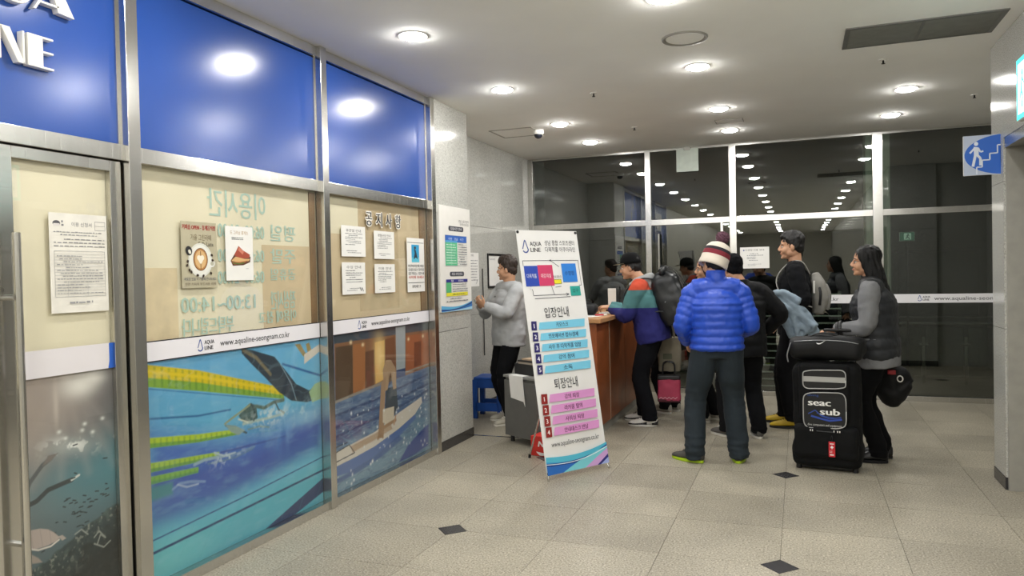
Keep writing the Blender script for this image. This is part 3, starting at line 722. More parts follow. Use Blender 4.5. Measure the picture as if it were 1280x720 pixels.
w1 = structure_empty('window_1', 'glass panel papered beige above and printed with pool swimmers below', (XG, 3.46, 0))
obj('pane', MB().box((XG - .008, 2.725, .055), (XG, 4.20, 2.125)), M_glass, w1)
obj('backing_sheet', MB().box((-3.05, 2.725, 1.2), (-3.0165, 4.20, 2.125)), M_beige, w1)
obj('backing_sheet', MB().box((-3.0165, 3.66, 1.2), (-3.0155, 4.15, 1.76)), M_tan, w1)
obj('backing_sheet', MB().box((-3.0165, 2.74, 1.2), (-3.0157, 3.0, 1.62)), plain('cream_paper', 'ecd9b4', 0.7), w1)
obj('wood_strip', MB().box((-3.03, 4.13, 1.2), (-3.0095, 4.19, 2.12)), M_brown, w1)
pool_photo(w1)
web_band(w1, 2.73, 4.195, [(3.127, 1.204)][0][0], [(3.274, 1.190)][0][0], [(3.877, 1.131)][0][0])
# pale letters on the paper, seen from behind
pr = Print((-3.0150, 0, 0), (0, 1, 0), (0, 0, 1)); cy_ = 'c3ddd0'
def rev(t, y0, z0, y1, z1): pr.text(t, (y0 + y1) / 2, z0, z1 - z0, cy_, w=y1 - y0, mirror=True, bold=.0025)
rev('이용시간', [(3.228, 1.991)][0][0], [(3.463, 1.919)][0][1], [(3.701, 1.973)][0][0], [(3.468, 2.043)][0][1])
def rev4(t, q): rev(t, q[0][0], q[1][1], q[2][0], q[3][1])
rev4('평일', [(3.744, 1.790), (3.851, 1.794), (3.982, 1.881), (3.854, 1.874)]); rev4('주말', [(3.739, 1.654), (3.845, 1.654), (3.976, 1.732), (3.848, 1.729)])
rev4('공휴일', [(3.734, 1.551), (3.840, 1.550), (3.970, 1.609), (3.843, 1.609)]); rev4('점심시간', [(3.727, 1.380), (3.833, 1.375), (3.964, 1.461), (3.837, 1.465)])
for q in ([(3.298, 1.788), (3.458, 1.794), (3.682, 1.885), (3.461, 1.873)], [(3.293, 1.655), (3.452, 1.656), (3.676, 1.735), (3.455, 1.730)], [(3.288, 1.535), (3.447, 1.532), (3.671, 1.605), (3.450, 1.606)]): rev4('06:00~21:00', q)
rev('13:00~14:00', [(3.017, 1.390)][0][0], [(3.282, 1.385)][0][1], [(3.586, 1.444)][0][0], [(3.285, 1.469)][0][1])
rev('부탁드립니다', [(3.018, 1.286)][0][0], [(3.187, 1.268)][0][1], [(3.398, 1.301)][0][0], [(3.190, 1.342)][0][1]); rev('이용에 참고', [(3.615, 1.300)][0][0], [(3.753, 1.291)][0][1], [(3.965, 1.312)][0][0], [(3.756, 1.350)][0][1])
pr.done('reversed_lettering', w1)

w2 = structure_empty('window_2', 'glass panel backed with tan paper above and printed with a paddle board below', (XG, 5.02, 0))
obj('pane', MB().box((XG - .008, 4.265, .055), (XG, 5.775, 2.125)), M_glass, w2)
obj('backing_sheet', MB().box((-3.05, 4.265, 1.2), (-3.0165, 5.775, 2.125)), M_tan, w2)
obj('backing_sheet', MB().box((-3.0165, 4.27, 1.86), (-3.0155, 4.72, 2.12)), M_beige, w2)
obj('backing_sheet', MB().box((-3.0165, 4.725, 1.3), (-3.0157, 5.30, 2.05)), plain('tan_paper_dark', 'd8c29e', 0.7), w2)
obj('wood_strip', MB().box((-3.03, 5.66, 1.2), (-3.0095, 5.76, 2.12)), M_brown, w2)
board_photo(w2)
web_band(w2, 4.27, 5.77, [(4.677, 1.199)][0][0], [(4.840, 1.194)][0][0], [(5.432, 1.198)][0][0])
pr = Print((XG + .0004, 0, 0), (0, 1, 0), (0, 0, 1))
for k, ch in enumerate('공지사항'):
    y = [(4.845, 1.996)][0][0] + k * .142
    for d in (.009,):
        for a in range(8): pr.text(ch, y + d * math.cos(a * PI / 4), 1.945 + d * math.sin(a * PI / 4), .085, 'f2efe8', w=.085)
    pr.text(ch, y, 1.945, .085, '191513', w=.085, bold=.003)
pr.done('title_lettering', w2)

# double glass door at the left edge
d1 = structure_empty('door_1', 'steel framed glass door with underwater print and long upright handle', (XG, 2.3, 0))
def leaf(par, y0, y1, flip):
    obj('stile', MB().box((-3.03, y0, .01), (-2.985, y0 + .09, 2.12)), M_steel, par, bev=.002); obj('stile', MB().box((-3.03, y1 - .06, .01), (-2.985, y1, 2.12)), M_steel, par, bev=.002)
    obj('door_rail', MB().box((-3.03, y0 + .09, .01), (-2.985, y1 - .06, .10)), M_steelh, par, bev=.002); obj('door_rail', MB().box((-3.03, y0 + .09, 2.07), (-2.985, y1 - .06, 2.12)), M_steelh, par, bev=.002)
    obj('pane', MB().box((XG - .008, y0 + .09, .10), (XG, y1 - .06, 2.07)), M_glass, par)
    obj('backing_sheet', MB().box((-3.05, y0 + .09, 1.1), (-3.0165, y1 - .06, 2.07)), M_beige, par)
    h = obj('door_handle', MB().cyl((-2.925, flip, .22), (-2.925, flip, 1.76), .017, 14), M_steel, par, sm=False)
    m = MB(); m.cyl((-2.99, flip, .5), (-2.925, flip, .5), .012, 10); m.cyl((-2.99, flip, 1.5), (-2.925, flip, 1.5), .012, 10)
    obj('handle_mount', m, M_chrome, h)
leaf(d1, 2.03, 2.645, 2.085)
reef_photo(d1, 2.12, 2.585)
obj('lock', MB().cyl((-2.99, 2.048, 1.53), (-2.972, 2.048, 1.53), .014, 14), M_chrome, d1)
pr = Print((XG + .0006, 0, 0), (0, 1, 0), (0, 0, 1)); pr.rect(2.12, 1.155, 2.585, 1.272, 'e4e0e4'); pr.poly([(2.555, 1.155), (2.585, 1.155), (2.585, 1.272), (2.562, 1.272), (2.562, 1.19)], '2a62c8'); pr.done('white_band', d1)
d2 = structure_empty('door_2', 'second leaf of the glass door', (XG, 1.65, 0))
leaf(d2, 1.265, 2.02, 1.975)
obj('wood_strip', MB().box((-3.05, 2.60, 1.2), (-3.032, 2.655, 2.12)), M_brown, d1)

# ---------------------------------------------------------------- stone pillar and recess
wp = structure_empty('wall_left', 'grey granite pillar and polished granite recess behind the counter', (-2.95, 6.2, 0))
for a, b in ((.085, 1.05), (1.054, 2.10), (2.104, H)): obj('slab', MB().box((-3.44, 5.847, a), (-2.955, 6.557, b)), M_slab, wp, bev=.0015)
obj('skirting', MB().box((-3.44, 5.847, 0), (-2.95, 6.56, .084)), M_slabd, wp)
for i, (y0, y1) in enumerate(((6.56, 7.572), (7.575, 8.588), (8.591, 9.60))):
    for a, b in ((.09, 1.10), (1.103, 2.10), (2.103, H)): obj('slab', MB().box((-3.50, y0, a), (XR, y1, b)), M_slab, wp)
obj('skirting', MB().box((-3.5, 6.56, 0), (XR + .005, 9.6, .088)), M_slabd, wp)

# ---------------------------------------------------------------- night glass at the back
wb = structure_empty('wall_back', 'full height glass wall against the night with steel frame', (0, YB, 0))
for x0, x1 in ((-3.42, -3.35), (-1.83, -1.76), (-.795, -.715), (.80, .905), (2.55, 2.62)): obj('mullion', MB().box((x0, YB - .04, 0), (x1, YB + .05, H)), M_steel, wb, bev=.002)
bays = ((-3.35, -1.83), (-1.76, -.795), (-.715, .80), (.905, 2.55))
for k, (x0, x1) in enumerate(bays):
    obj('transom', MB().box((x0, YB - .035, 2.13), (x1, YB + .045, 2.20)), M_steelh, wb, bev=.002)
    obj('sill', MB().box((x0, YB - .04, 0), (x1, YB + .05, .06)), M_steelh, wb, bev=.002)
    obj('top_trim', MB().box((x0, YB - .03, H - .025), (x1, YB + .04, H)), M_steelh, wb)
for k, (x0, x1) in enumerate(bays):
    w = structure_empty('window_%d' % (k + 3), 'dark night window, upper and lower pane', ((x0 + x1) / 2, YB, 0))
    obj('pane', MB().box((x0, YB - .006, 2.20), (x1, YB + .006, H - .025)), M_glassd, w)
    obj('pane', MB().box((x0, YB - .006, .06), (x1, YB + .006, 2.13)), M_glassd, w)
    if k == 1:
        obj('door_frame', MB().box((-.905, YB - .025, .06), (-.875, YB + .025, 2.13)), M_steel, w)
        o = obj('door_handle', MB().cyl((-1.66, YB - .07, .8), (-1.66, YB - .07, 2.02), .016, 12), M_steel, w)
        m = MB(); m.cyl((-1.66, YB - .07, .95), (-1.66, YB, .95), .01, 8); m.cyl((-1.66, YB - .07, 1.85), (-1.66, YB, 1.85), .01, 8); obj('handle_mount', m, M_chrome, o)
    if k >= 2:
        pr = Print((0, YB - .0066, 0), (1, 0, 0), (0, 0, 1)); pr.rect(x0, 1.122, x1, 1.222, 'ecebee')
        lx = -.62 if k == 2 else 1.27
        pr.logo(lx, 1.142, .064); pr.text('www.aqualine-seongnam.co.kr', lx + .145, 1.152, .042, '1c1c28', w=.90, align='l')
        pr.done('web_band', w)
obj('fin', MB().box((.73, YB + .02, 0), (.985, YB + .35, H)), plain('pale_green_fin', 'aab2a4', .4), wb)

# right: pillar and doorway to the stairs
wr = structure_empty('wall_right', 'polished granite wall with a doorway to the stairs', (XW, 5, 0))
for a, b in ((.085, 1.10), (1.103, 2.103), (2.106, H)): obj('slab', MB().box((XW, 5.955, a), (1.95, 6.28, b)), M_slab, wr)
obj('skirting', MB().box((XW - .004, 5.955, 0), (1.95, 6.28, .083)), M_slabd, wr)
obj('door_jamb', MB().box((XW + .012, 5.93, 0), (2.4, 5.954, 2.40)), plain('jamb_paint', 'a3a199', .45), wr)
obj('slab', MB().box((XW, 4.2, 2.40), (1.6, 5.953, H)), M_slab, wr)
obj('door_head', MB().box((XW + .004, 4.2, 2.33), (1.6, 5.93, 2.40)), M_steelh, wr)
obj('slab', MB().box((XW, -16, 0), (1.6, 4.2, H)), M_slab, wr)
obj('stair_wall', MB().box((2.4, 3.6, 0), (2.5, 5.96, H)), M_paint, wr); obj('stair_wall', MB().box((1.6, 3.6, 0), (2.4, 3.7, H)), M_paint, wr)
obj('alcove_wall', MB().box((2.62, 5.96, 0), (2.72, 9.6, H)), M_slab, wr)
obj('alcove_wall', MB().box((1.95, 5.965, 0), (2.62, 6.2, H)), M_slab, wr)
struct('wall_front', MB().box((-3.6, -16.1, 0), (3.6, -16, H)), M_paint, label='far wall of the hall behind the viewpoint')

# ---------------------------------------------------------------- outside in the dark
M_asph = plain('dark_paving', '6e675a', .8, var=.2, scale=3)
struct('floor', MB().box((-6, 9.75, -.12), (8, 18, -.02)), M_asph, label='dark paved terrace beyond the glass')
struct('wall_back', MB().box((-6, 18, -.1), (8, 18.2, 5)), plain('dark_wall', '3a3c3a', .8), label='dark wall far across the terrace')
M_dark = plain('dark_block_plain', '1c1e1d', .6)
def bars():
    t = thing('bar_railing', 'pale railing of stacked horizontal bars outside the middle window', 'railing', (-.08, 10.2, 0))
    for k in range(14): obj('bar', MB().cyl((-.62, 10.2, .03 + .0905 * k), (.48, 10.2, .03 + .0905 * k), .011, 8), M_white, t)
    for x in (-.60, .46): obj('railing_post', MB().box((x - .02, 10.205, -.02), (x + .02, 10.24, 1.25)), M_steel, t)
bars()
def balustrade():
    t = thing('glass_balustrade', 'low glass balustrade with steel posts outside the right window', 'balustrade', (1.8, 11.2, 0))
    obj('top_rail', MB().cyl((.95, 11.2, .78), (3.4, 11.2, .78), .02, 10), M_steel, t)
    obj('top_rail', MB().cyl((.95, 11.24, .86), (3.4, 11.24, .86), .012, 10), M_grey, t)
    obj('bottom_rail', MB().box((.95, 11.185, .06), (3.4, 11.215, .09)), M_steel, t)
    for x in (1.03, 1.52, 2.01, 2.5, 3.0):
        p = obj('railing_post', MB().box((x - .018, 11.185, -.02), (x + .018, 11.215, .6)), M_steel, t)
        m = MB(); m.cyl((x - .05, 11.19, .5), (x + .05, 11.19, .5), .02, 8); obj('clamp', m, M_steel, p)
    for k in range(5):
        x0 = (.95, 1.06, 1.55, 2.04, 2.53)[k]; x1 = (1.0, 1.49, 1.98, 2.47, 2.97)[k]
        obj('glass_panel', MB().box((x0, 11.195, .09), (x1, 11.205, .72)), M_glassd, t)
balustrade()
t = thing('night_block', 'dark block standing in the night beyond the right window', 'cabinet', (1.8, 13.5, 0))  # plain dark box added to stand for a darker rectangle in this window
obj('body', MB().box((1.45, 13.2, -.02), (2.55, 13.8, 1.75)), M_dark, t, bev=.01); obj('lid', MB().box((1.42, 13.17, 1.75), (2.58, 13.83, 1.80)), M_dark, t, bev=.01)
t = thing('exit_sign', 'small green running-man exit sign glowing beyond the right window', 'sign', (1.23, 10.6, 1.98))
obj('sign_box', MB().box((1.185, 10.6, 1.86), (1.355, 10.63, 1.97)), M_white, t)
pr = Print((0, 10.5995, 0), (1, 0, 0), (0, 0, 1)); pr.rect(1.187, 1.862, 1.353, 1.968, '2f6a54'); pr.rect(1.235, 1.875, 1.315, 1.955, 'b8d8c4'); pr.ell(1.283, 1.942, .009, .009, '1f4a3a')
pr.line([(1.255, 1.885), (1.27, 1.905), (1.28, 1.93), (1.262, 1.92)], .011, '1f4a3a'); pr.line([(1.27, 1.905), (1.29, 1.90), (1.295, 1.88)], .011, '1f4a3a'); pr.line([(1.28, 1.928), (1.30, 1.918)], .009, '1f4a3a')
pm, nt, b = new_mat('glowing_sign_print'); a_ = nt.nodes.new('ShaderNodeVertexColor'); a_.layer_name = 'Col'
nt.links.new(a_.outputs[0], b.inputs['Base Color']); nt.links.new(a_.outputs[0], b.inputs['Emission Color']); b.inputs['Emission Strength'].default_value = .55
pr.done('lit_face', t, pm)
obj('pole', MB().cyl((1.27, 10.645, -.02), (1.27, 10.645, 1.96), .014, 8), M_rubber, t)

# ------------------------------------------------------------------ ceiling fixtures
def downlight_parts(t):
    obj('trim_ring', MB().lathe([(.080, -.004), (.092, -.006), (.096, 0), (.079, 0), (.079, -.002)], n=28, closed=False), M_white, t, world=False)
    obj('diffuser', MB().lathe([(.001, -.024), (.03, -.0228), (.053, -.019), (.070, -.012), (.079, -.001)], n=20, closed=False), M_lamp, t, world=False)
def dup(root, loc, label=None, group=None):
    r = root.copy(); C.objects.link(r); r.location = loc
    if label: r['label'] = label
    if group: r['group'] = group
    for ch in root.children:
        c = ch.copy(); C.objects.link(c); c.parent = r
        for g in ch.children:
            d = g.copy(); C.objects.link(d); d.parent = c
    return r
LX = (-2.29, -.70, .89); LY = (4.28, 5.83, 7.43, 8.63)
ordn = ('first', 'second', 'third', 'fourth')
side = ('left row by the shop front', 'middle row', 'right row by the stairs')
first = None
for i, x in enumerate(LX):
    for j, y in enumerate(LY):
        if i == 2 and j < 2: continue
        y_ = y - .07 if i == 2 else y
        k = j if i < 2 else j - 2
        lab = 'round ceiling downlight, %s from the viewpoint in the %s' % (ordn[k], side[i])
        if first is None:
            first = thing('ceiling_light', lab, 'light', (x, y_, H), 0, 'round downlights in the ceiling'); downlight_parts(first)
        else: dup(first, (x, y_, H), lab)
n = 0
for x in LX:
    for k in range(1, 12):
        if abs(x + .70) < .01 and 4.28 - 1.62 * k > 1.5: pass
        dup(first, (x, 4.28 - 1.62 * k, H), 'round white ceiling downlight in the hall behind the viewpoint', 'downlights behind the viewpoint')
dup(first, (.89, 4.3, H), 'round white ceiling downlight in the hall behind the viewpoint', 'downlights behind the viewpoint')

t = thing('ceiling_vent', 'long dark grey linear air grille in the ceiling by the right wall', 'vent', (.75, 5.57, H))
obj('frame', MB().box((.30, 5.33, H - .008), (1.21, 5.36, H)).box((.30, 5.78, H - .008), (1.21, 5.81, H)).box((.30, 5.36, H - .008), (.33, 5.78, H)).box((1.18, 5.36, H - .008), (1.21, 5.78, H)).box((.745, 5.36, H - .008), (.765, 5.78, H)), M_grey, t)
obj('backing', MB().box((.33, 5.36, H - .002), (1.18, 5.78, H)), M_rubber, t)
m = MB()
for k in range(30):
    y = 5.367 + k * .0142; m.box((.33, y, H - .008), (.745, y + .006, H - .002)); m.box((.765, y, H - .008), (1.18, y + .006, H - .002))
o = obj('slats', m, plain('vent_grey', '8a8a84', .5), t); o['kind'] = 'stuff'
t = thing('ceiling_speaker', 'flush round ceiling disc with a dark ring groove', 'speaker', (-.69, 5.08, H))
obj('ring', MB().lathe([(.125, -.002), (.135, -.010), (.148, -.010), (.152, 0)], (-.69, 5.08, H), 36, closed=False), plain('ring_grey', '8f8c84', .5), t, sm=True)
obj('disc', MB().lathe([(.001, -.006), (.12, -.006), (.126, -.001)], (-.69, 5.08, H), 36, closed=False), M_ceil, t)
t = thing('ceiling_hatch', 'square flush access hatch in the ceiling above the recess', 'hatch', (-2.85, 7.66, H))
m = MB()
for a, b in (((-3.09, 7.43), (-2.61, 7.445)), ((-3.09, 7.875), (-2.61, 7.89)), ((-3.09, 7.43), (-3.075, 7.89)), ((-2.625, 7.43), (-2.61, 7.89))): m.box((*a, H - .006), (*b, H))
obj('frame', m, plain('ring_grey', '8f8c84', .5), t); obj('panel', MB().box((-3.07, 7.45, H - .003), (-2.63, 7.87, H)), M_ceil, t)
t = thing('ceiling_hatch', 'small faint hatch outline in the ceiling between the rearmost middle downlights', 'hatch', (-.68, 8.1, H))
m = MB()
for a, b in (((-.80, 8.0), (-.52, 8.006)), ((-.80, 8.2), (-.52, 8.206)), ((-.80, 8.0), (-.794, 8.206)), ((-.526, 8.0), (-.52, 8.206))): m.box((*a, H - .003), (*b, H))
obj('frame', m, plain('ring_grey', '8f8c84', .5), t); obj('panel', MB().box((-.792, 8.008, H - .0015), (-.528, 8.198, H)), M_ceil, t)
t = thing('security_camera', 'white dome security camera with dark bubble on the ceiling', 'camera', (-2.60, 7.64, H))
obj('housing', MB().lathe([(.001, 0), (.062, 0), (.062, -.03), (.055, -.045), (.048, -.048)], (-2.60, 7.64, H), 24, closed=False), M_white, t, sm=True)
obj('dome', MB().ell((-2.60, 7.64, H - .05), (.046, .046, .042)), plain('smoked_dome', '20222c', .08), t, sm=True)
for k, (x, y, w) in enumerate(((-1.629, 6.284, 'between the left and middle rows of downlights'), (-1.624, 7.96, 'near the night glass, left of the middle downlights'), (.604, 6.241, 'just behind the long air grille'), (1.505, 7.894, 'in the corner beside the right wall'))):
    t = thing('sprinkler', 'tiny dark sprinkler head in the ceiling ' + w, 'sprinkler', (x, y, H))
    obj('rosette', MB().lathe([(.03, 0), (.026, -.006), (.012, -.008)], (x, y, H), 16), M_white, t)
    obj('head', MB().cyl((x, y, H - .006), (x, y, H - .03), .007, 8).cyl((x, y, H - .03), (x, y, H - .033), .014, 10), M_rubber, t)

# ------------------------------------------------------------------ notices on the glass (left)
def sheet(name, label, cat, q, draw, col=None, thick=.0012, group=None, x=XG):
    """paper on the shop front; q = two corners (y, z)"""
    (y0, z1), (y1, z0) = q
    t = thing(name, label, cat, (x, (y0 + y1) / 2, z0), 0, group)
    obj('sheet', MB().box((x + .0002, y0, z0), (x + thick, y1, z1)), col or M_paper, t)
    pr = Print((x + thick, y0, z0), (0, 1, 0), (0, 0, 1), .0003)
    draw(pr, y1 - y0, z1 - z0)
    pr.done('printing', t)
    return t
G = '85858a'
def form(p, w, h):
    p.ell(.035, h - .045, .018, .012, '55555a'); p.rect(.02, h - .058, .05, h - .046, 'dcd8d4'); p.scribble(.055, h - .06, .075, h - .03, 2, G)
    p.text('이용 신청서', w * .55, h - .055, .016, G, w=.10); p.frame(w * .78, h - .07, w * .97, h - .03, .0015, G); p.line([(w * .78, h - .05), (w * .97, h - .05)], .0012, G)
    p.scribble(.02, h - .10, w * .9, h - .075, 2, '98989a', .4, 1); p.scribble(.02, h - .15, w * .95, h - .105, 3, '8a8a8c', .35, 2)
    p.frame(.02, .07, w - .015, h - .165, .0014, '9a9a9c')
    for k in range(15): p.line([(.02, .07 + k * (h - .235) / 15), (w - .015, .07 + k * (h - .235) / 15)], .0011, 'a8a8a8')
    p.line([(w * .28, .07), (w * .28, h - .3)], .0011, 'a8a8a8'); p.line([(w * .62, .07), (w * .62, h - .3)], .0011, 'a8a8a8'); p.scribble(.03, .08, w * .9, h - .18, 14, '9a9a9c', .35, 3); p.scribble(w * .3, .035, w * .7, .055, 1, '9a9a9c', .5, 4)
sheet('application_form', 'large white printed form with ruled table taped on the door glass', 'notice', [(2.283, 1.860), (2.569, 1.423)], form, plain('form_paper', 'e6e3da', .7))
def coffee(p, w, h):
    p.text('커피숍 OPEN - 휴게음식점', w / 2, h - .040, .022, 'a02020', w=w * .92, bold=.001); p.text('가을 그린라떼', w * .55, h - .095, .026, '6a5a3c', w=w * .58); p.text('Caffe Latte', w * .68, h - .128, .024, '2a2622', w=w * .44); p.scribble(w * .55, h - .148, w * .75, h - .140, 1, '6a5a3c')
    cx, cy = w * .52, h * .42
    p.ell(cx, cy, w * .34, w * .36, 'dcdcd2'); p.ell(cx, cy, w * .30, w * .32, 'e8e8e0'); p.ell(cx + w * .32, cy - w * .07, w * .09, w * .08, 'e8e8e0'); p.ell(cx + w * .33, cy - w * .07, w * .05, w * .045, 'b8b6a4')
    p.ell(cx, cy + .004, w * .205, w * .24, '7a4a22'); p.ell(cx, cy + .004, w * .185, w * .22, 'b9844a'); p.ell(cx, cy + .004, w * .155, w * .19, 'd8b27c')
    for s in (-1, 1): p.ell(cx + s * w * .045, cy + w * .05, w * .055, w * .055, 'f6ecd8')
    p.poly([(cx - w * .09, cy + w * .03), (cx, cy - w * .10), (cx + w * .09, cy + w * .03)], 'f6ecd8'); p.line([(cx, cy - w * .07), (cx, cy - w * .19)], .004, '7a4a22'); p.line([(cx, cy + w * .19), (cx, cy + w * .10)], .004, '7a4a22')
    p.ell(w * .20, h * .56, w * .085, w * .10, '1e1e22', rot=.5); p.ell(w * .22, h * .545, w * .035, w * .05, 'dcd8c8', rot=.5)
    for a, b in ((.84, .5), (.86, .42), (.16, .40), (.14, .34), (.20, .27), (.25, .24), (.42, .19), (.58, .18), (.80, .22)): p.ell(w * a, h * b, w * .035, w * .028, '3a2a1c', 10, a * 7)
    p.text('새로운 맛을 이 가을에 만나보세요', w / 2, .040, .014, '2a3a58', w=w * .9); p.text('진한 커피와 부드러운 라떼', w / 2, .014, .012, '4a3a2a', w=w * .86)
sheet('coffee_poster', 'beige poster of a latte cup with heart foam and red heading', 'poster', [(3.014, 1.865), (3.269, 1.514)], coffee, plain('poster_khaki', 'b7b096', .6))
def sandwich(p, w, h):
    p.text('드 그리닝 휴게소', w * .5, h - .045, .018, 'b08a50', w=w * .66); p.scribble(w * .22, h - .078, w * .82, h - .06, 2, '2c3038', .6, 8)
    p.poly([(w * .16, h * .36), (w * .44, h * .60), (w * .62, h * .52), (w * .90, h * .44), (w * .88, h * .34), (w * .62, h * .28), (w * .24, h * .27)], '5c3420')
    p.poly([(w * .30, h * .47), (w * .46, h * .64), (w * .62, h * .56), (w * .88, h * .48), (w * .84, h * .42), (w * .50, h * .40)], 'a84a34'); p.poly([(w * .44, h * .56), (w * .47, h * .62), (w * .66, h * .54), (w * .60, h * .48)], 'd08068')
    p.poly([(w * .18, h * .36), (w * .34, h * .44), (w * .66, h * .40), (w * .88, h * .40), (w * .82, h * .36), (w * .52, h * .33)], 'd8b078'); p.poly([(w * .20, h * .34), (w * .50, h * .345), (w * .80, h * .37), (w * .60, h * .31), (w * .28, h * .295)], 'b46a3c'); p.line([(w * .24, h * .32), (w * .48, h * .31), (w * .66, h * .33)], .008, '5a6a2c')
    p.scribble(w * .72, h * .21, w * .88, h * .225, 1, '8a8a90', .6, 3)
sheet('sandwich_poster', 'narrow white poster of a toasted sandwich beside the coffee poster', 'poster', [(3.338, 1.857), (3.562, 1.549)], sandwich)
def notice(seed, title, extra=None):
    def d(p, w, h):
        p.text(title, w * .5, h - .042, .017, '3a3a3e', w=w * .62); r = 6 + seed % 3
        p.scribble(w * .16, h * .36, w * .88, h * .78, r, '6a6a6e', .42, seed); p.scribble(w * .2, h * .10, w * .8, h * .22, 2, '7a7a7e', .42, seed + 20)
        if extra: p.line([(w * .74, h * .22), (w * .80, h * .10), (w * .84, h * .20), (w * .90, h * .08)], .006, '3a3a44')
    return d
sheet('paper_notice', 'white paper notice on tan backing, top left of the four', 'notice', [(4.476, 1.922), (4.787, 1.702)], notice(1, '휴관일 안내'))
sheet('paper_notice', 'white paper notice on tan backing, top right of the four', 'notice', [(4.908, 1.903), (5.209, 1.689)], notice(2, '환불규정 안내'))
sheet('paper_notice', 'white paper notice with a pen mark, bottom left of the four', 'notice', [(4.474, 1.659), (4.774, 1.430)], notice(3, '수강 안내', True))
sheet('paper_notice', 'white paper notice with short text, bottom right of the four', 'notice', [(4.907, 1.649), (5.208, 1.428)], notice(4, '이용 안내'))
def blue_notice(p, w, h):
    p.rect(.01, h - .04, w - .01, h - .036, '2a2a30'); p.rect(w * .26, h * .55, w * .70, h - .055, '2f9fd0'); p.rect(w * .26, h * .55, w * .70, h * .64, '5ac0dc'); p.poly([(w * .36, h * .60), (w * .44, h * .72), (w * .40, h * .80), (w * .50, h * .78), (w * .58, h * .66), (w * .62, h * .60), (w * .50, h * .64)], '22303c'); p.ell(w * .46, h * .82, w * .06, .012, '3a3230')
    for k, (tx, c) in enumerate((('아쿠아라인에 처음', '26262a'), ('오셨나요? 다이빙', '26262a'), ('문의는 안내', '26262a'), ('시작해 보세요', 'c04a3a'))): p.text(tx, w / 2, h * (.46 - .07 * k), .020, c, w=w * .9, bold=.0006)
    p.rect(.01, .075, w - .01, .079, '2a2a30'); p.text('문의 데스크', w / 2, .035, .020, '3a3a3e', w=w * .5, bold=.0008)
sheet('diving_notice', 'tall white notice with blue diver picture, right of the four paper notices', 'notice', [(5.412, 1.868), (5.711, 1.420)], blue_notice)

# timetable board on the stone pillar
t = thing('timetable_board', 'white foam board with green timetable and blue waves on the stone pillar', 'poster', (-2.95, 6.23, 1.22))
y0, y1, z0, z1 = 5.90, 6.555, 1.225, 2.175
obj('board', MB().box((-2.954, y0, z0), (-2.942, y1, z1)), M_white, t)
p = Print((-2.942, y0, z0), (0, 1, 0), (0, 0, 1)); w, h = y1 - y0, z1 - z0
p.text('성남 스포츠센터', w * .78, h - .135, .022, '3a3a44', w=w * .34); p.text('아쿠아라인', w * .80, h - .165, .022, '3a3a44', w=w * .30)
def pill(cx, cy, ww, hh, tx):
    p.rect(cx - ww / 2, cy - hh / 2, cx + ww / 2, cy + hh / 2, '3a3c48'); p.ell(cx - ww / 2, cy, hh / 2, hh / 2, '3a3c48'); p.ell(cx + ww / 2, cy, hh / 2, hh / 2, '3a3c48'); p.text(tx, cx, cy - .011, .022, 'f4f4f4', w=ww * .85)
pill(w * .52, h * .79, w * .42, .045, '강습시간 안내'); pill(w * .52, h * .355, w * .40, .042, '자유 수영 안내')
a0, a1 = w * .16, w * .86
p.rect(a0, h * .66, a1, h * .725, '2a64c0'); p.text('구분   강습   시간', (a0 + a1) / 2, h * .68, .02, 'dfe8f8', w=w * .5); p.rect(a0, h * .435, a0 + w * .38, h * .66, '5cc690'); p.rect(a0 + w * .18, h * .44, a0 + w * .20, h * .66, '8fdcb4')
p.rect(a0, h * .655, a0 + w * .38, h * .675, '4aa8dc')
for k in range(11): p.line([(a0, h * (.435 + .0225 * k)), (a1, h * (.435 + .0225 * k))], .002, '9aa8b0')
p.scribble(a0 + w * .42, h * .44, a1, h * .655, 9, '5a6068', .35, 3); p.scribble(a0 + w * .03, h * .45, a0 + w * .34, h * .65, 8, 'e8f8f0', .3, 5); p.frame(a0, h * .435, a1, h * .725, .002, '8a98a0')
p.rect(a0, h * .275, a1, h * .305, '2c2f86'); p.text('월     회비', (a0 + a1) / 2, h * .282, .016, 'f0f0f8', w=w * .4); p.rect(a0, h * .175, a0 + w * .16, h * .275, '58b478'); p.scribble(a0 + w * .2, h * .18, a1, h * .268, 4, '6a7078', .4, 9); p.rect(a0, h * .145, a1, h * .178, 'e9e23a'); p.scribble(a0 + w * .1, h * .15, a1 - w * .1, h * .174, 1, '6a6a30', .5, 2); p.scribble(a0, h * .085, a1, h * .135, 2, '4a4a52', .4, 6)
N = 18
wave = lambda f, g: [(w * k / N, h * f(k / N)) for k in range(N + 1)] + [(w * k / N, h * g(k / N)) for k in range(N, -1, -1)]
p.poly(wave(lambda u: 0, lambda u: .06 - .035 * math.sin(PI * u * .9) + .035 * u), '5fb0dc'); p.poly(wave(lambda u: 0, lambda u: .03 - .02 * math.sin(PI * u) + .05 * u * u), '2e78c0'); p.poly(wave(lambda u: .012 + .05 * u * u - .01 * math.sin(PI * u), lambda u: .022 + .052 * u * u - .01 * math.sin(PI * u)), '1c3a78'); p.poly(wave(lambda u: 0, lambda u: .004 + .025 * u * u), 'a8d4ec')
p.done('printing', t)

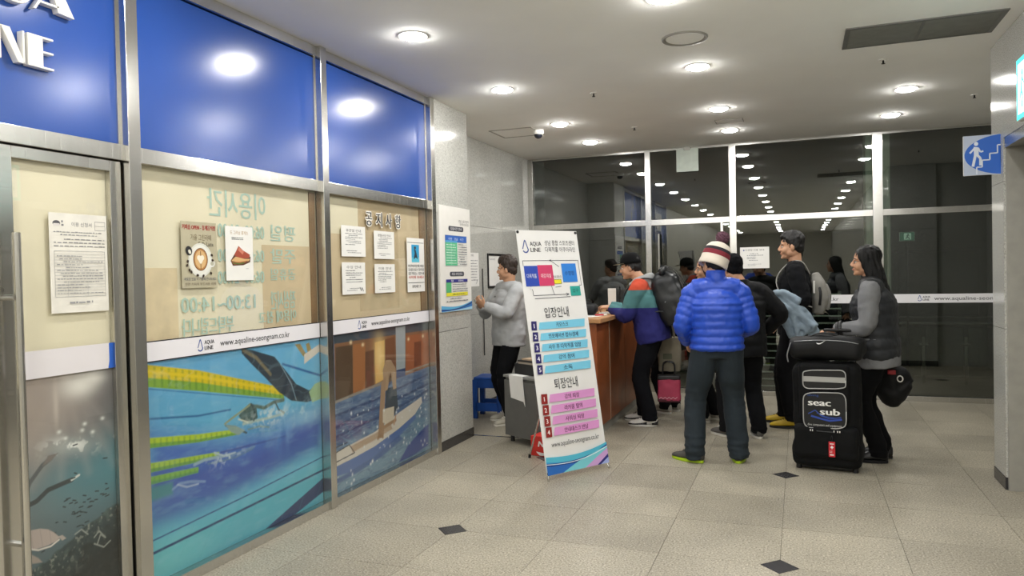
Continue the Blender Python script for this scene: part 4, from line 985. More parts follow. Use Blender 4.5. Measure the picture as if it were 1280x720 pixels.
# papers on the recess wall
t = thing('paper_notice', 'small white paper on the stone wall beside the timetable board', 'notice', (XR, 7.72, 1.45))
obj('sheet', MB().box((XR, 7.56, 1.42), (XR + .0015, 7.84, 1.80)), M_paper, t)
p = Print((XR + .0015, 7.56, 1.42), (0, 1, 0), (0, 0, 1)); p.text('안내문', .10, .34, .02, '4a4a4e'); p.scribble(.05, .06, .24, .31, 8, '85858a', .35, 4); p.line([(.20, .03), (.24, .08)], .008, '55555a'); p.done('printing', t)
t = thing('wall_board', 'white sheet in a thin black frame behind the man in grey', 'board', (XR, 8.35, 1.4))
obj('frame', MB().box((XR, 8.09, 1.39), (XR + .012, 8.66, 1.415)).box((XR, 8.09, 1.775), (XR + .012, 8.66, 1.80)).box((XR, 8.09, 1.415), (XR + .012, 8.115, 1.775)).box((XR, 8.645, 1.415), (XR + .012, 8.66, 1.775)), M_black, t)
obj('sheet', MB().box((XR, 8.11, 1.41), (XR + .005, 8.65, 1.78)), M_paper, t)
p = Print((XR + .005, 8.11, 1.41), (0, 1, 0), (0, 0, 1)); p.scribble(.04, .31, .22, .34, 2, '85858a', .4, 4); p.done('printing', t)
tag(obj('black_cable', MB().tube([(XR + .012, 7.92, 1.62), (XR + .012, 7.925, 1.3), (XR + .014, 7.92, .9), (XR + .012, 7.925, .62)], [.006] * 4, n=8), M_black), 'thin black cord hanging down the stone wall left of the man in grey', 'cord')

# papers on the night glass
t = thing('paper_notice', 'white paper notice taped on the night glass behind the knit-hat man', 'notice', (-.51, YB - .007, 1.55))
obj('sheet', MB().box((-.68, YB - .0085, 1.555), (-.34, YB - .007, 1.815)), M_paper, t)
p = Print((-.68, YB - .0085, 1.555), (1, 0, 0), (0, 0, 1)); p.text('수영장 이용 안내', .17, .215, .018, '3a3a44', w=.22); p.ell(.045, .222, .008, .010, '2a4a9a', 10); p.scribble(.08, .09, .27, .19, 5, '85858a', .4, 6); p.scribble(.09, .03, .25, .06, 2, '9a9a9e', .4, 7); p.done('printing', t)
t = thing('hanging_sign', 'blank pale sheet hung from the ceiling against the night glass', 'sign', (-1.29, YB - .05, 2.78))
obj('sheet', MB().box((-1.425, YB - .055, 2.785), (-1.155, YB - .047, 3.07)), plain('pale_sheet', 'b9c2b8', .4), t)
obj('clip', MB().box((-1.33, YB - .06, 3.05), (-1.25, YB - .042, H)), M_steel, t)

# ------------------------------------------------------------------ signs by the stairs
t = thing('stairs_sign', 'blue and white sign of a person climbing stairs jutting from the wall', 'sign', (1.2, 6.03, 2.17))
obj('sign_plate', MB().rbox((1.205, 6.03, 2.302), (.255, .022, .275), .004), M_white, t)
p = Print((1.078, 6.0185, 2.165), (1, 0, 0), (0, 0, 1)); w, h = .254, .274
p.rect(0, 0, w, h, 'b9c4d8')
pts = [(w, 0), (w, h)] + [(w * .98 - w * .96 * math.sin(a), h * .5 + h * .5 * math.cos(a)) for a in np.linspace(.02, PI - .02, 20)]
p.poly(pts, '2a66c8')
st = [(.31, .02), (.31, .20), (.44, .20), (.44, .37), (.62, .37), (.62, .53), (.80, .53), (.80, .73), (.98, .73)]
p.line([(w * a, h * b) for a, b in st], .008, 'dfe6f2')
fg = 'dfe6f2'
p.ell(w * .30, h * .79, .013, .014, fg); p.poly([(w * .24, h * .72), (w * .36, h * .70), (w * .36, h * .48), (w * .25, h * .48)], fg)
p.line([(w * .26, h * .68), (w * .15, h * .56)], .012, fg); p.line([(w * .35, h * .68), (w * .40, h * .58), (w * .47, h * .60)], .011, fg); p.line([(w * .28, h * .50), (w * .22, h * .22)], .017, fg); p.line([(w * .33, h * .50), (w * .40, h * .42), (w * .40, h * .24)], .016, fg)
p.done('printing', t); obj('bracket', MB().rbox((1.315, 6.03, 2.30), (.03, .05, .14), .004), M_white, t)
t = thing('exit_sign', 'lit cyan and white exit sign box high on the right wall', 'sign', (1.255, 4.96, 2.4))
obj('sign_box', MB().rbox((1.252, 4.96, 2.56), (.09, .50, .36), .01), M_white, t)
q = Print((1.2065, 5.20, 2.385), (0, -1, 0), (0, 0, 1)); q.rect(0, 0, .48, .35, '1fc8c0'); q.rect(.03, .03, .45, .32, 'f2fbfa'); q.text('비상구', .30, .12, .10, '20a89c', w=.24, bold=.003); q.text('EXIT', .30, .06, .045, '20a89c', w=.16)
q.ell(.12, .26, .02, .02, '20a89c'); q.line([(.12, .24), (.10, .17), (.13, .12), (.11, .06)], .025, '20a89c'); q.line([(.10, .17), (.07, .10)], .022, '20a89c'); q.line([(.12, .23), (.16, .19)], .016, '20a89c')
em, nt, b = new_mat('exit_face'); a_ = nt.nodes.new('ShaderNodeVertexColor'); a_.layer_name = 'Col'; nt.links.new(a_.outputs[0], b.inputs['Base Color']); nt.links.new(a_.outputs[0], b.inputs['Emission Color']); b.inputs['Emission Strength'].default_value = 1.3
q.done('lit_face', t, em); obj('bracket', MB().box((1.25, 4.9, 2.74), (1.27, 5.02, 2.80)).box((1.25, 4.94, 2.78), (XW, 4.98, 2.80)), M_chrome, t)

# ------------------------------------------------------------------ standing banner
BW, BH, th, tl = .62, 1.88, .99540528, .1747483
t = thing('standing_banner', 'tall white leaning banner with map, cyan and pink steps and blue wave foot', 'banner', (-1.7777, 5.2566, 0))
O = Vector((-1.7777, 5.2566, .04)); U = Vector((math.cos(th), math.sin(th), 0)); Nn = Vector((math.sin(th), -math.cos(th), 0)); W = Vector((0, 0, math.cos(tl))) - Nn * math.sin(tl)
FN = U.cross(W)
m = MB(); c0 = [O, O + U * BW, O + U * BW + W * BH, O + W * BH]
m.add([p - FN * .002 for p in c0] + c0, [(3, 2, 1, 0), (4, 5, 6, 7), (0, 1, 5, 4), (1, 2, 6, 5), (2, 3, 7, 6), (3, 0, 4, 7)])
obj('cloth', m, plain('banner_cloth', 'ecebe9', .55, var=.01), t)
p = Print(O, U, W, .0006); w, h = BW, BH
p.logo(.072, 1.70, .098, '23408e'); p.text('성남 종합 스포츠센터', .422, 1.762, .034, '1e1e2c', w=.31); p.text('다목적홀 아쿠아라인', .422, 1.708, .034, '1e1e2c', w=.31)
D = '2a2c3c'
p.line([(.028, 1.592), (.028, 1.636), (.593, 1.636), (.595, 1.43), (.57, 1.43)], .004, D); p.poly([(.31, 1.645), (.31, 1.628), (.285, 1.636)], D); p.line([(.31, 1.632), (.385, 1.585)], .004, D)
p.rect(.032, 1.433, .165, 1.595, '2848b0'); p.rect(.165, 1.433, .315, 1.600, 'd03a68'); p.rect(.408, 1.458, .561, 1.610, '2a7fd8'); p.rect(.314, 1.446, .389, 1.483, 'f0e32a'); p.rect(.47, 1.345, .576, 1.424, '2ba296')
p.text('다목적홀', .098, 1.50, .028, 'e8ecf8', w=.095); p.text('대강의실', .24, 1.50, .028, 'f8e8ee', w=.10); p.text('수영장', .485, 1.515, .030, '16306a', w=.10); p.text('안내 데스크', .352, 1.493, .020, '2a2a34', w=.085); p.text('입구', .523, 1.375, .024, '10443e', w=.06); p.frame(.314, 1.446, .389, 1.483, .003, '6a6420')
p.line([(.075, 1.433), (.09, 1.395), (.09, 1.36), (.45, 1.36)], .004, D); p.line([(.28, 1.433), (.30, 1.36)], .004, D); p.line([(.10, 1.335), (.46, 1.34)], .004, D); p.line([(.32, 1.42), (.38, 1.425)], .004, D); p.rect(.065, 1.41, .085, 1.43, 'e8e8ec'); p.line([(.42, 1.35), (.45, 1.36), (.42, 1.37)], .004, D)
p.text('입장안내', .298, 1.188, .066, '1c1c28', w=.245); p.text('퇴장안내', .298, .632, .066, '1c1c28', w=.235)
for k, tx in enumerate(('키오스크', '인포메이션 접수/결제', '사우 후 다목적홀 입장', '강의 참여', '소독')):
    z = 1.093 - k * .0845
    p.poly([(.098, z), (.567, z), (.578, z + .063), (.113, z + .055)], '7ccdea'); p.poly([(.028, z - .002), (.08, z - .004), (.085, z + .066), (.034, z + .068)], '2a2266')
    p.text(str(k + 1), .057, z + .014, .036, 'f4f4fa', bold=.001); p.text(tx, .335, z + .014, .030, '1d2a58', w=(.12, .30, .33, .16, .09)[k], bold=.0006)
for k, tx in enumerate(('강의 퇴장', '라커룸 탈의', '샤워실 퇴장', '안내데스크 반납')):
    z = .532 - k * .0835
    p.poly([(.105, z), (.567, z), (.575, z + .062), (.122, z + .060)], 'e09ad4'); p.poly([(.030, z - .004), (.088, z - .006), (.093, z + .068), (.036, z + .070)], '8e2420')
    p.text(str(k + 1), .060, z + .014, .036, 'f8ecec', bold=.001); p.text(tx, .335, z + .014, .030, '581a44', w=(.15, .18, .19, .24)[k], bold=.0006)
p.text('www.aqualine-seongnam.co.kr', .31, .200, .040, '2a2a34', w=.48)
wv = lambda f, g, n=20: [(w * k / n, f(k / n)) for k in range(n + 1)] + [(w * k / n, g(k / n)) for k in range(n, -1, -1)]
p.poly(wv(lambda u: 0, lambda u: .135 - .03 * math.sin(PI * u * .8) + .045 * u * u), '55bcd8'); p.poly(wv(lambda u: 0, lambda u: .100 - .05 * math.sin(PI * u * .7) + .09 * u * u), '3c9cd0'); p.poly(wv(lambda u: .065 - .03 * math.sin(PI * u * .8) + .07 * u * u, lambda u: .088 - .03 * math.sin(PI * u * .8) + .072 * u * u), '20408c')
p.poly([(0, 0), (0, .062), (w * .45, .052), (w * .24, 0)], '2a6cc0'); p.poly([(w * .24, 0), (w * .50, .060), (w * .85, .115), (w, .13), (w, .09), (w * .62, 0)], '7cd0dc'); p.poly([(w * .60, 0), (w * .80, .06), (w, .115), (w, .05), (w * .80, 0)], 'cfa4dc'); p.poly([(w * .80, 0), (w * .90, .035), (w, .07), (w, .045), (w * .86, 0)], '2a2a7c'); p.poly([(w * .86, 0), (w, .045), (w, 0)], 'a4b4e8')
p.poly(wv(lambda u: .078 - .03 * math.sin(PI * u * .8) + .066 * u * u, lambda u: .083 - .03 * math.sin(PI * u * .8) + .067 * u * u), 'e8f4fa')
p.done('printing', t)
for a, b in ((.015, .012), (BW - .015, .012), (.015, BH - .015), (BW - .015, BH - .015)):
    q_ = O + U * a + W * b; obj('eyelet', MB().cyl(q_ - FN * .004, q_ + FN * .004, .012, 12), M_black, t)
cen = O + U * BW / 2 + W * 1.0 - FN * .035
for a, b in ((.015, .012), (BW - .015, .012), (.015, BH - .015), (BW - .015, BH - .015)):
    e = O + U * a + W * b - FN * .006; obj('pole', MB().cyl(cen, e, .006, 8), M_steel, t)
for a in (.015, BW - .015):
    e = O + U * a + W * .012 - FN * .003; f_ = e + Vector((.01 * (1 if a > .3 else -1), 0, 0)) + FN * .02; f_.z = .006
    obj('foot', MB().cyl(e, f_, .007, 8).cyl(f_ + V(0, 0, -.006), f_ + V(0, 0, .012), .010, 8), M_steel, t)
obj('rear_leg', MB().cyl(cen, (-2.146, 5.90, .012), .008, 8), M_steel, t); obj('rubber_tip', MB().cyl((-2.146, 5.90, 0), (-2.142, 5.896, .03), .012, 10), M_rubber, t)

# ------------------------------------------------------------------ reception counter and what stands around it
t = thing('reception_counter', 'long reddish wood reception counter with pale kick board', 'counter', (-2.05, 7.6, 0))
obj('kick_board', MB().box((-2.36, 6.80, 0), (-1.79, 8.62, .085)), plain('kick_grey', '9a9890', .4), t)
for y0, y1 in ((6.78, 7.268), (7.282, 7.95), (7.955, 8.64)): obj('front_panel', MB().box((-1.80, y0, .087), (-1.775, y1, 1.07)), M_wood, t, bev=.002)
obj('seam_strip', MB().box((-1.797, 7.268, .087), (-1.772, 7.282, 1.07)), plain('pale_strip', 'a89886', .4), t)
obj('side_panel', MB().box((-2.36, 6.78, .087), (-1.80, 6.805, 1.07)), M_wood, t); obj('side_panel', MB().box((-2.36, 8.615, .087), (-1.80, 8.64, 1.07)), M_wood, t); obj('rear_panel', MB().box((-2.36, 6.805, .087), (-2.335, 8.615, 1.07)), M_wood, t)
obj('counter_top', MB().rbox((-2.06, 7.71, 1.095), (.66, 1.90, .045), .008), M_woodtop, t)
# things on the counter
ZC = 1.1178
def pad(name, label, cat, c, sx, sy, rz, m, hh=.004, z=ZC):
    t = thing(name, label, cat, (c[0], c[1], z), rz)
    obj('sheets', MB().box((-sx / 2, -sy / 2, 0), (sx / 2, sy / 2, hh)), m, t, world=False)
    pr = Print((-sx / 2, -sy / 2, hh), (1, 0, 0), (0, 1, 0)); pr.scribble(.02, .03, sx - .02, sy - .03, 9, '8a8a90', .35, int(c[1] * 10)); pr.done('printing', t, None, False)
    return t
pad('paper_stack', 'white form stack on the counter under the writing man\'s hand', 'paper', (-1.88, 7.72), .21, .30, .2, M_paper)
pad('paper_stack', 'loose white papers on the counter near the black bag', 'paper', (-1.93, 7.15), .21, .30, -.3, M_paper, .003)
t = thing('marker_pen', 'short red marker lying on the counter papers', 'pen', (-1.84, 7.18, ZC + .0105), .3)
obj('barrel', MB().cyl((-.05, 0, 0), (.035, 0, 0), .0085, 10), plain('red_plastic', 'c0303a', .4), t, world=False); obj('cap', MB().cyl((.035, 0, 0), (.065, 0, 0), .009, 10), M_white, t, world=False)
t = thing('handbag', 'slumped black bag lying on the counter behind the banner edge', 'bag', (-2.06, 7.42, ZC), .2)
o = solid('body', MB().rbox((0, 0, .055), (.26, .38, .10), .04).ell((-.02, .03, .10), (.10, .14, .035)), plain('black_nylon', '0d0e10', .6, spec=.3), t, .012, 4, .6, creases(.010, 10, 14, 2))
obj('strap', MB().tube([(-.08, -.16, .10), (-.02, -.10, .15), (.05, .0, .155), (.08, .12, .13), (.04, .18, .09)], [(.012, .003)] * 5, n=8), plain('black_nylon', '0d0e10', .6, spec=.3), t, world=False, sm=True)
t = thing('card_holder', 'small white upright card holder at the far end of the counter', 'holder', (-1.95, 8.12, ZC))
obj('base', MB().rbox((-1.95, 8.12, ZC + .01), (.10, .12, .02), .005), M_black, t); obj('card', MB().box((-1.99, 8.13, ZC + .02), (-1.90, 8.136, ZC + .25)), M_white, t); obj('stem', MB().cyl((-1.86, 8.12, ZC + .02), (-1.85, 8.12, ZC + .27), .007, 8), M_black, t)

# grey cabinet with tray
t = thing('grey_cabinet', 'low grey cabinet beside the banner with a paper hanging down its front', 'cabinet', (-2.22, 6.24, 0), -.53)
M_g2 = plain('cabinet_grey', '62625f', .5)
obj('body', MB().box((-.40, 0, .06), (.06, .36, .60)), M_g2, t, world=False, bev=.004); obj('door', MB().box((-.398, -.018, .065), (.058, -.001, .575)), M_g2, t, world=False, bev=.003); obj('top', MB().box((-.41, -.02, .60), (.07, .37, .622)), plain('cabinet_top', '8a8a86', .4), t, world=False, bev=.003)
for x in (-.36, .02):
    for y in (.04, .32): obj('foot', MB().cyl((x, y, 0), (x, y, .06), .02, 10), M_black, t, world=False)
t2 = thing('hanging_paper', 'white sheet hanging over the front edge of the grey cabinet', 'paper', (-2.22, 6.24, 0), -.53)
obj('sheet', MB().add([(-.32, .06, .6245), (-.12, .05, .6245), (-.12, -.0235, .624), (-.32, -.0235, .624), (-.11, -.026, .40), (-.29, -.026, .42), (-.08, -.032, .36)], [(0, 3, 2, 1), (3, 5, 4, 2), (4, 6, 2)]), M_paper, t2, world=False)
o = t2.children[0].modifiers.new('thick', 'SOLIDIFY'); o.thickness = .002; o.offset = 1
t3 = thing('letter_tray', 'black mesh tray of papers on top of the grey cabinet', 'tray', (-2.22, 6.24, 0), -.53)
m = MB().box((-.36, .08, .6235), (.0, .36, .63)).box((-.36, .08, .63), (-.35, .36, .72)).box((-.01, .08, .63), (.0, .36, .72)).box((-.35, .35, .63), (-.01, .36, .72)).box((-.35, .08, .63), (-.01, .09, .72)); obj('tray', m, M_black, t3, world=False)
obj('paper_pile', MB().box((-.33, .10, .631), (-.03, .34, .735)), plain('old_paper', 'b8ab98', .8), t3, world=False); obj('book', MB().box((-.34, .10, .736), (-.05, .33, .752)), plain('dark_cover', '33302e', .5), t3, world=False); obj('book', MB().box((-.30, .12, .7525), (-.0, .34, .766)), plain('tan_cover', 'c2a88c', .6), t3, world=False)
t4 = thing('red_cup', 'small red round tin beside the black tray', 'cup', (-2.22, 6.24, 0), -.53)
obj('body', MB().lathe([(.028, 0), (.032, .003), (.034, .075), (.032, .078), (.030, .075), (.027, .005)], (.034, .04, .6235), 18), plain('red_plastic', 'c0303a', .4), t4, world=False, sm=False); obj('content', MB().lathe([(.001, .07), (.029, .07)], (.034, .04, .6235), 14, closed=False), M_white, t4, world=False)

# shoe box
t = thing('shoe_box', 'red shoe box with white lettering on the floor behind the banner', 'box', (-1.97, 6.05, 0), -.2)
M_red = plain('box_red', 'd2352c', .5)
obj('box', MB().box((-.17, -.10, .001), (.17, .11, .115)), plain('box_red_dark', '9c2a26', .5), t, world=False); obj('lid', MB().box((-.175, -.105, .085), (.175, .115, .168)), M_red, t, world=False, bev=.002)
obj('front_face', MB().box((-.172, -.1075, .003), (.172, -.1005, .0845)), M_red, t, world=False)
p = Print((-.172, -.1077, 0), (1, 0, 0), (0, 0, 1)); p.text('NIKE', .155, .082, .050, 'f4f0ee', w=.17, slant=.22, bold=.0035)
def swoosh(p, a, b, k, c):
    up = [(0, .0), (.12, -.16), (.32, -.17), (.62, -.02), (1.0, .22)]; lo = [(1.0, .22), (.60, -.08), (.28, -.30), (.06, -.31), (-.04, -.16), (.02, .06)]
    p.poly([(a + x * k, b + y * k) for x, y in lo[::-1] + up[::-1][1:][::-1][0:0]] + [], c) if False else None
    for i in range(12):
        u0, u1 = i / 12, (i + 1) / 12
        def e(u): 
            x = -.04 + 1.04 * u; mid = .22 * u - .34 * math.sin(PI * min(1, u * .92 + .10)) * (1 - u) ** .55; th = .16 * (1 - u) ** .8 * min(1, u * 6 + .15)
            return (a + x * k, b + (mid + th / 2) * k), (a + x * k, b + (mid - th / 2) * k)
        A, B = e(u0); A2, B2 = e(u1); p.poly([B, B2, A2, A], c, i == 0)
swoosh(p, .06, .058, .20, 'f4f0ee')
p.done('printing', t, None, False)

# plastic stool
t = thing('plastic_stool', 'blue plastic stool against the stone wall behind the man in grey', 'stool', (-3.17, 7.52, 0), .1)
M_bl = plain('blue_plastic', '1c4fa4', .4)
obj('seat', MB().rbox((0, 0, .43), (.30, .30, .035), .014), M_bl, t, world=False)
for sx in (-1, 1):
    for sy in (-1, 1): obj('leg', MB().prism([(0, 0), (.055, 0), (.075, -.415), (0, -.415)] if False else [(-.02, 0), (.035, 0), (.035, -.418), (-.01, -.418)], -.025, .025, 'xzy').xform(Matrix.Translation((sx * .125, sy * .125, .418)) @ Matrix.Diagonal((sx, sy, 1, 1))), M_bl, t, world=False)
for s in (-1, 1):
    obj('apron', MB().box((-.12, s * .14 - .008, .33), (.12, s * .14 + .008, .418)), M_bl, t, world=False); obj('apron', MB().box((s * .14 - .008, -.12, .33), (s * .14 + .008, .12, .418)), M_bl, t, world=False)
    obj('rung', MB().box((-.13, s * .14 - .010, .08), (.13, s * .14 + .010, .17)), M_bl, t, world=False)

# ------------------------------------------------------------------ people
def rotm(yaw=0, pitch=0, roll=0):
    return Matrix.Rotation(yaw, 3, 'Z') @ Matrix.Rotation(pitch, 3, 'X') @ Matrix.Rotation(roll, 3, 'Y')
def ik(a, b, l1, l2, pole):
    a, b = Vector(a), Vector(b); d = b - a; L = min(d.length, (l1 + l2) * .999); u = d.normalized()
    b = a + u * L
    x = (l1 * l1 - l2 * l2 + L * L) / (2 * L); h = math.sqrt(max(0, l1 * l1 - x * x))
    p = Vector(pole); p = p - u * p.dot(u); p = p.normalized() if p.length > 1e-5 else u.orthogonal().normalized()
    return a + u * x + p * h, b
class Skel:
    """joints of a standing figure in its own axes: x right, y forward, z up"""
    def __init__(s, Hh=1.72, b=1.0, lean=0.0, side=0.0, twist=0.0, hip=(0, 0), head=(0, 0, 0), headoff=(0, 0), feet=((-.11, 0, .1), (.11, 0, -.1)), hands=None, poles=((-.6, -1, -.2), (.6, -1, -.2)), drop=0.0):
        k = s.k = Hh / 1.75; s.b = b
        s.up = Vector((math.sin(side), math.sin(lean), math.cos(lean) * math.cos(side))).normalized()
        s.pel = Vector((hip[0], hip[1], (.93 - drop) * k)); u = s.up
        s.waist = s.pel + u * .13 * k + Vector((0, -.004, 0)); s.chest = s.pel + u * .32 * k; s.neck = s.pel + u * .505 * k
        s.R = rotm(twist)
        hu = Vector((u.x * .6, u.y * .75, 1)).normalized()
        s.head = s.neck + hu * .165 * k + Vector((headoff[0], headoff[1] + .022, 0)); s.hR = rotm(*head)
        s.sh = [s.neck - u * .052 * k + s.R @ Vector((q * .178 * k * b, -.005, 0)) for q in (-1, 1)]
        s.hip = [s.pel + Vector((q * .092 * k * b, 0, -.02)) for q in (-1, 1)]
        s.ank = [Vector((f[0], f[1], .085)) for f in feet]; s.fyaw = [f[2] for f in feet]
        s.knee = []
        for i in (0, 1):
            pole = Vector((math.sin(-s.fyaw[i]) * .6, 1, 0)); kn, an = ik(s.hip[i], s.ank[i], .425 * k, .425 * k, pole); s.knee.append(kn)
        hands = hands or [s.sh[i] + Vector(((-.06, .06)[i], .04, -.54 * k)) for i in (0, 1)]
        s.elb, s.wri = [], []
        for i in (0, 1):
            e, w = ik(s.sh[i], hands[i], .292 * k, .255 * k, poles[i]); s.elb.append(e); s.wri.append(w)
def hand_mesh(mb, W, D, N, side, k=1.0, curl=.35, spread=.06):
    """palm, four separate fingers and a thumb; D along the fingers, N out of the palm, side=+1 puts the thumb on +D x N"""
    D = Vector(D).normalized(); N = Vector(N); N = (N - D * N.dot(D)).normalized(); S = D.cross(N) * side
    mb.tube([W - D * .015, W + D * .02, W + D * .06, W + D * .092 * k], [(.024, .018), (.030, .017), (.038, .015), (.038, .011)], S, 12, 3, sq=2.6)
    for i, (ln, of) in enumerate(((.070, .031), (.080, .0105), (.075, -.0105), (.058, -.031))):
        p = W + D * (.086 - abs(i - 1.2) * .004) * k + S * of * k; d = (D + S * (of * spread * 25 * .05)).normalized(); P = [p - D * .02, p]
        a = 0
        for q in (.45, .31, .24):
            a += curl; dd = d * math.cos(a) + N * math.sin(a); P.append(P[-1] + dd * ln * q * k)
        mb.tube(P, [.0085, .0088, .008, .0072, .006], S, 8, 2)
    p = W + D * .018 * k + S * .022 * k; d1 = (D * .65 + S * .75 + N * .35).normalized(); d2 = (D * .9 + S * .25 + N * .5).normalized()
    mb.tube([p, p + d1 * .034 * k, p + d1 * .034 * k + d2 * .030 * k, p + d1 * .034 * k + d2 * .054 * k], [.013, .0115, .0095, .007], N, 8, 2)
def head_mesh(mb, s):
    k = s.k * 0.98; R = s.hR; o = s.head
    def E(c, r): mb.ell(o + R @ (Vector(c) * k), [x * k for x in r], 20, 14, rot=R)
    E((0, -.012, .035), (.076, .097, .088)); E((0, .022, -.028), (.065, .066, .086)); E((0, .046, -.084), (.040, .040, .030))
    for q in (-1, 1):
        E((q * .034, .052, -.035), (.032, .034, .036)); E((q * .077, -.010, -.014), (.011, .020, .033)); E((q * .030, .078, .017), (.026, .014, .010)); E((q * .045, .0, -.06), (.026, .05, .035))
        E((q * .011, .098, -.034), (.010, .012, .009))
    P = [o + R @ (Vector(c) * k) for c in ((0, .076, .018), (0, .090, .0), (0, .108, -.028))]; mb.tube(P, [.009 * k, .011 * k, .013 * k], R @ V(1, 0, 0), 10, 3)
    E((0, .083, -.058), (.023, .013, .0065)); E((0, .082, -.069), (.020, .013, .0068)); E((0, .078, -.1), (.018, .016, .014))
    mb.tube([s.neck - s.up * .06 + V(0, -.01, 0), s.neck + V(0, -.005, .02), o + R @ V(0, -.028, -.06) * k, o + R @ V(0, -.02, .0) * k], [(.085, .07), (.062, .062), (.055, .058), (.05, .055)], V(1, 0, 0), 16, 4)
def body(s, root, curls=(.4, .4), palms=((1, 0, 0), (-1, 0, 0)), hdir=(None, None), skin=None):
    mb = MB(); k, b, u = s.k, s.b, s.up; X = s.R @ V(1, 0, 0)
    mb.tube([s.pel - u * .07 * k, s.pel, s.waist, s.chest, s.neck - u * .10 * k, s.neck - u * .02], [(.13 * b, .10), (.160 * b, .112 * b), (.138 * b, .098 * b), (.160 * b, .112 * b), (.135 * b, .09), (.06, .055)], X, 20, 5)
    mb.tube([s.sh[0], s.neck - u * .05 * k, s.sh[1]], [(.055, .055), (.07, .075), (.055, .055)], u, 14, 5)
    for i in (0, 1):
        mb.tube([s.sh[i] + u * .005, s.sh[i] * .5 + s.elb[i] * .5, s.elb[i], s.elb[i] * .55 + s.wri[i] * .45, s.wri[i]], [.056 * k, .046 * k, .038 * k, .036 * k, .026 * k], V(0, 1, 0), 14, 4)
        d = Vector(hdir[i]) if hdir[i] else s.wri[i] - s.elb[i]
        n = Vector(palms[i]); S = (d.normalized().cross(n)); 
        hand_mesh(mb, s.wri[i], d, n, 1 if S.dot(V(0, 1, .6)) >= 0 else -1, k, curls[i])
        mb.tube([s.hip[i] + u * .02, s.hip[i] * .5 + s.knee[i] * .5, s.knee[i], s.knee[i] * .65 + s.ank[i] * .35, s.ank[i]], [(.078 * b, .085 * b), (.07, .074), (.053, .053), (.054, .056), (.036, .038)], V(1, 0, 0), 14, 4)
        y = s.fyaw[i]; f = V(-math.sin(y), math.cos(y), 0)
        mb.tube([s.ank[i] - f * .03 - V(0, 0, .03), s.ank[i] + f * .06 - V(0, 0, .04), s.ank[i] + f * .15 - V(0, 0, .055)], [(.03, .03), (.035, .025), (.03, .015)], V(1, 0, 0), 12, 3)
    head_mesh(mb, s)
    return solid('body', mb, skin or M_skin, root, .0062, 3, .28)
def face(s, root, brow=None):
    k = s.k * .98; R = s.hR; o = s.head
    for q in (-1, 1):
        c = o + R @ (V(q * .031, .0745, -.001) * k); e = obj('eye', MB().ell(c, (.0125 * k, .0115 * k, .0085 * k), 12, 8, rot=R), M_eye, root, sm=True, world=False)
        obj('iris', MB().ell(c + R @ V(0, .0085, 0) * k, (.0058 * k, .0045 * k, .0058 * k), 10, 6, rot=R), M_iris, e, sm=True, world=False)
        P = [o + R @ (Vector(c2) * k) for c2 in ((q * .014, .0905, .020), (q * .032, .0875, .027), (q * .052, .0735, .021))]
        obj('eyebrow', MB().tube(P, [(.0045, .003)] * 3, R @ V(0, 0, 1), 8, 3), brow or M_hair, root, sm=True, world=False)
    P = [o + R @ (Vector(c2) * k) for c2 in ((-.021, .088, -.063), (0, .0965, -.0625), (.021, .088, -.063))]
    obj('lips', MB().tube(P, [(.002, .002), (.0075, .004), (.002, .002)], R @ V(0, 0, 1), 8, 4), M_lip, root, sm=True, world=False)
def hair_short(s, root, m=None, vol=1.0, fringe=0.0, name='hair'):
    mb = MB(); k = s.k * .98 ; R = s.hR; o = s.head
    def E(c, r): mb.ell(o + R @ (Vector(c) * k), [x * k for x in r], 20, 14, rot=R)
    E((0, -.022, .050 + .004 * vol), (.086, .102, .086 + .01 * vol)); E((0, -.060, -.012), (.070, .052, .065))
    for q in (-1, 1): E((q * .070, -.028, .004), (.014, .042, .045))
    if fringe: E((0, .052, .088), (.060, .038, .024 + .02 * fringe)); E((0.01, .02, .118), (.062, .06, .022 + .02 * fringe))
    return solid(name, mb, m or M_hair, root, .007, 2, .5, lambda p: .0075 * noise.noise(Vector((p[0] * 55, p[1] * 55, p[2] * 30))) + .004 * noise.noise(Vector(p) * 120))
def hair_long(s, root, length=.38, m=None, back=.0, width=1.0):
    mb = MB(); k = s.k * .98; R = s.hR; o = s.head
    def E(c, r): mb.ell(o + R @ (Vector(c) * k), [x * k for x in r], 20, 14, rot=R)
    E((0, -.024, .046), (.089, .104, .092)); E((0, -.06, -.012), (.078, .056, .085))
    P = lambda *c: o + R @ (Vector(c) * k)
    mb.tube([P(0, -.05, .06), P(0, -.078, -.06), P(0, -.082 - back * .4, -.06 - length * .45), P(0, -.075 - back, -.06 - length * .8), P(0, -.07 - back * 1.2, -.06 - length)], [(.08 * k, .05 * k), (.085 * k * width, .05 * k), (.095 * k * width, .045 * k), (.085 * k * width, .036 * k), (.05 * k, .02 * k)], R @ V(1, 0, 0), 18, 5)
    for q in (-1, 1):
        mb.tube([P(q * .040, .025, .100), P(q * .074, .018, .050), P(q * .082, -.012, -.02), P(q * .082, -.045, -.10), P(q * .080, -.06 - back * .4, -.12 - length * .3), P(q * .072, -.07 - back * .8, -.12 - length * .62)], [(.018, .035), (.018, .045), (.019, .052), (.022, .058), (.024, .055), (.016, .03)], R @ V(1, 0, 0), 12, 4)
    return solid('hair', mb, m or M_hair, root, .008, 3, .5, lambda p: .009 * noise.noise(Vector((p[0] * 62, p[1] * 62, p[2] * 5))) + .004 * noise.noise(Vector((p[0] * 130, p[1] * 130, p[2] * 9))))
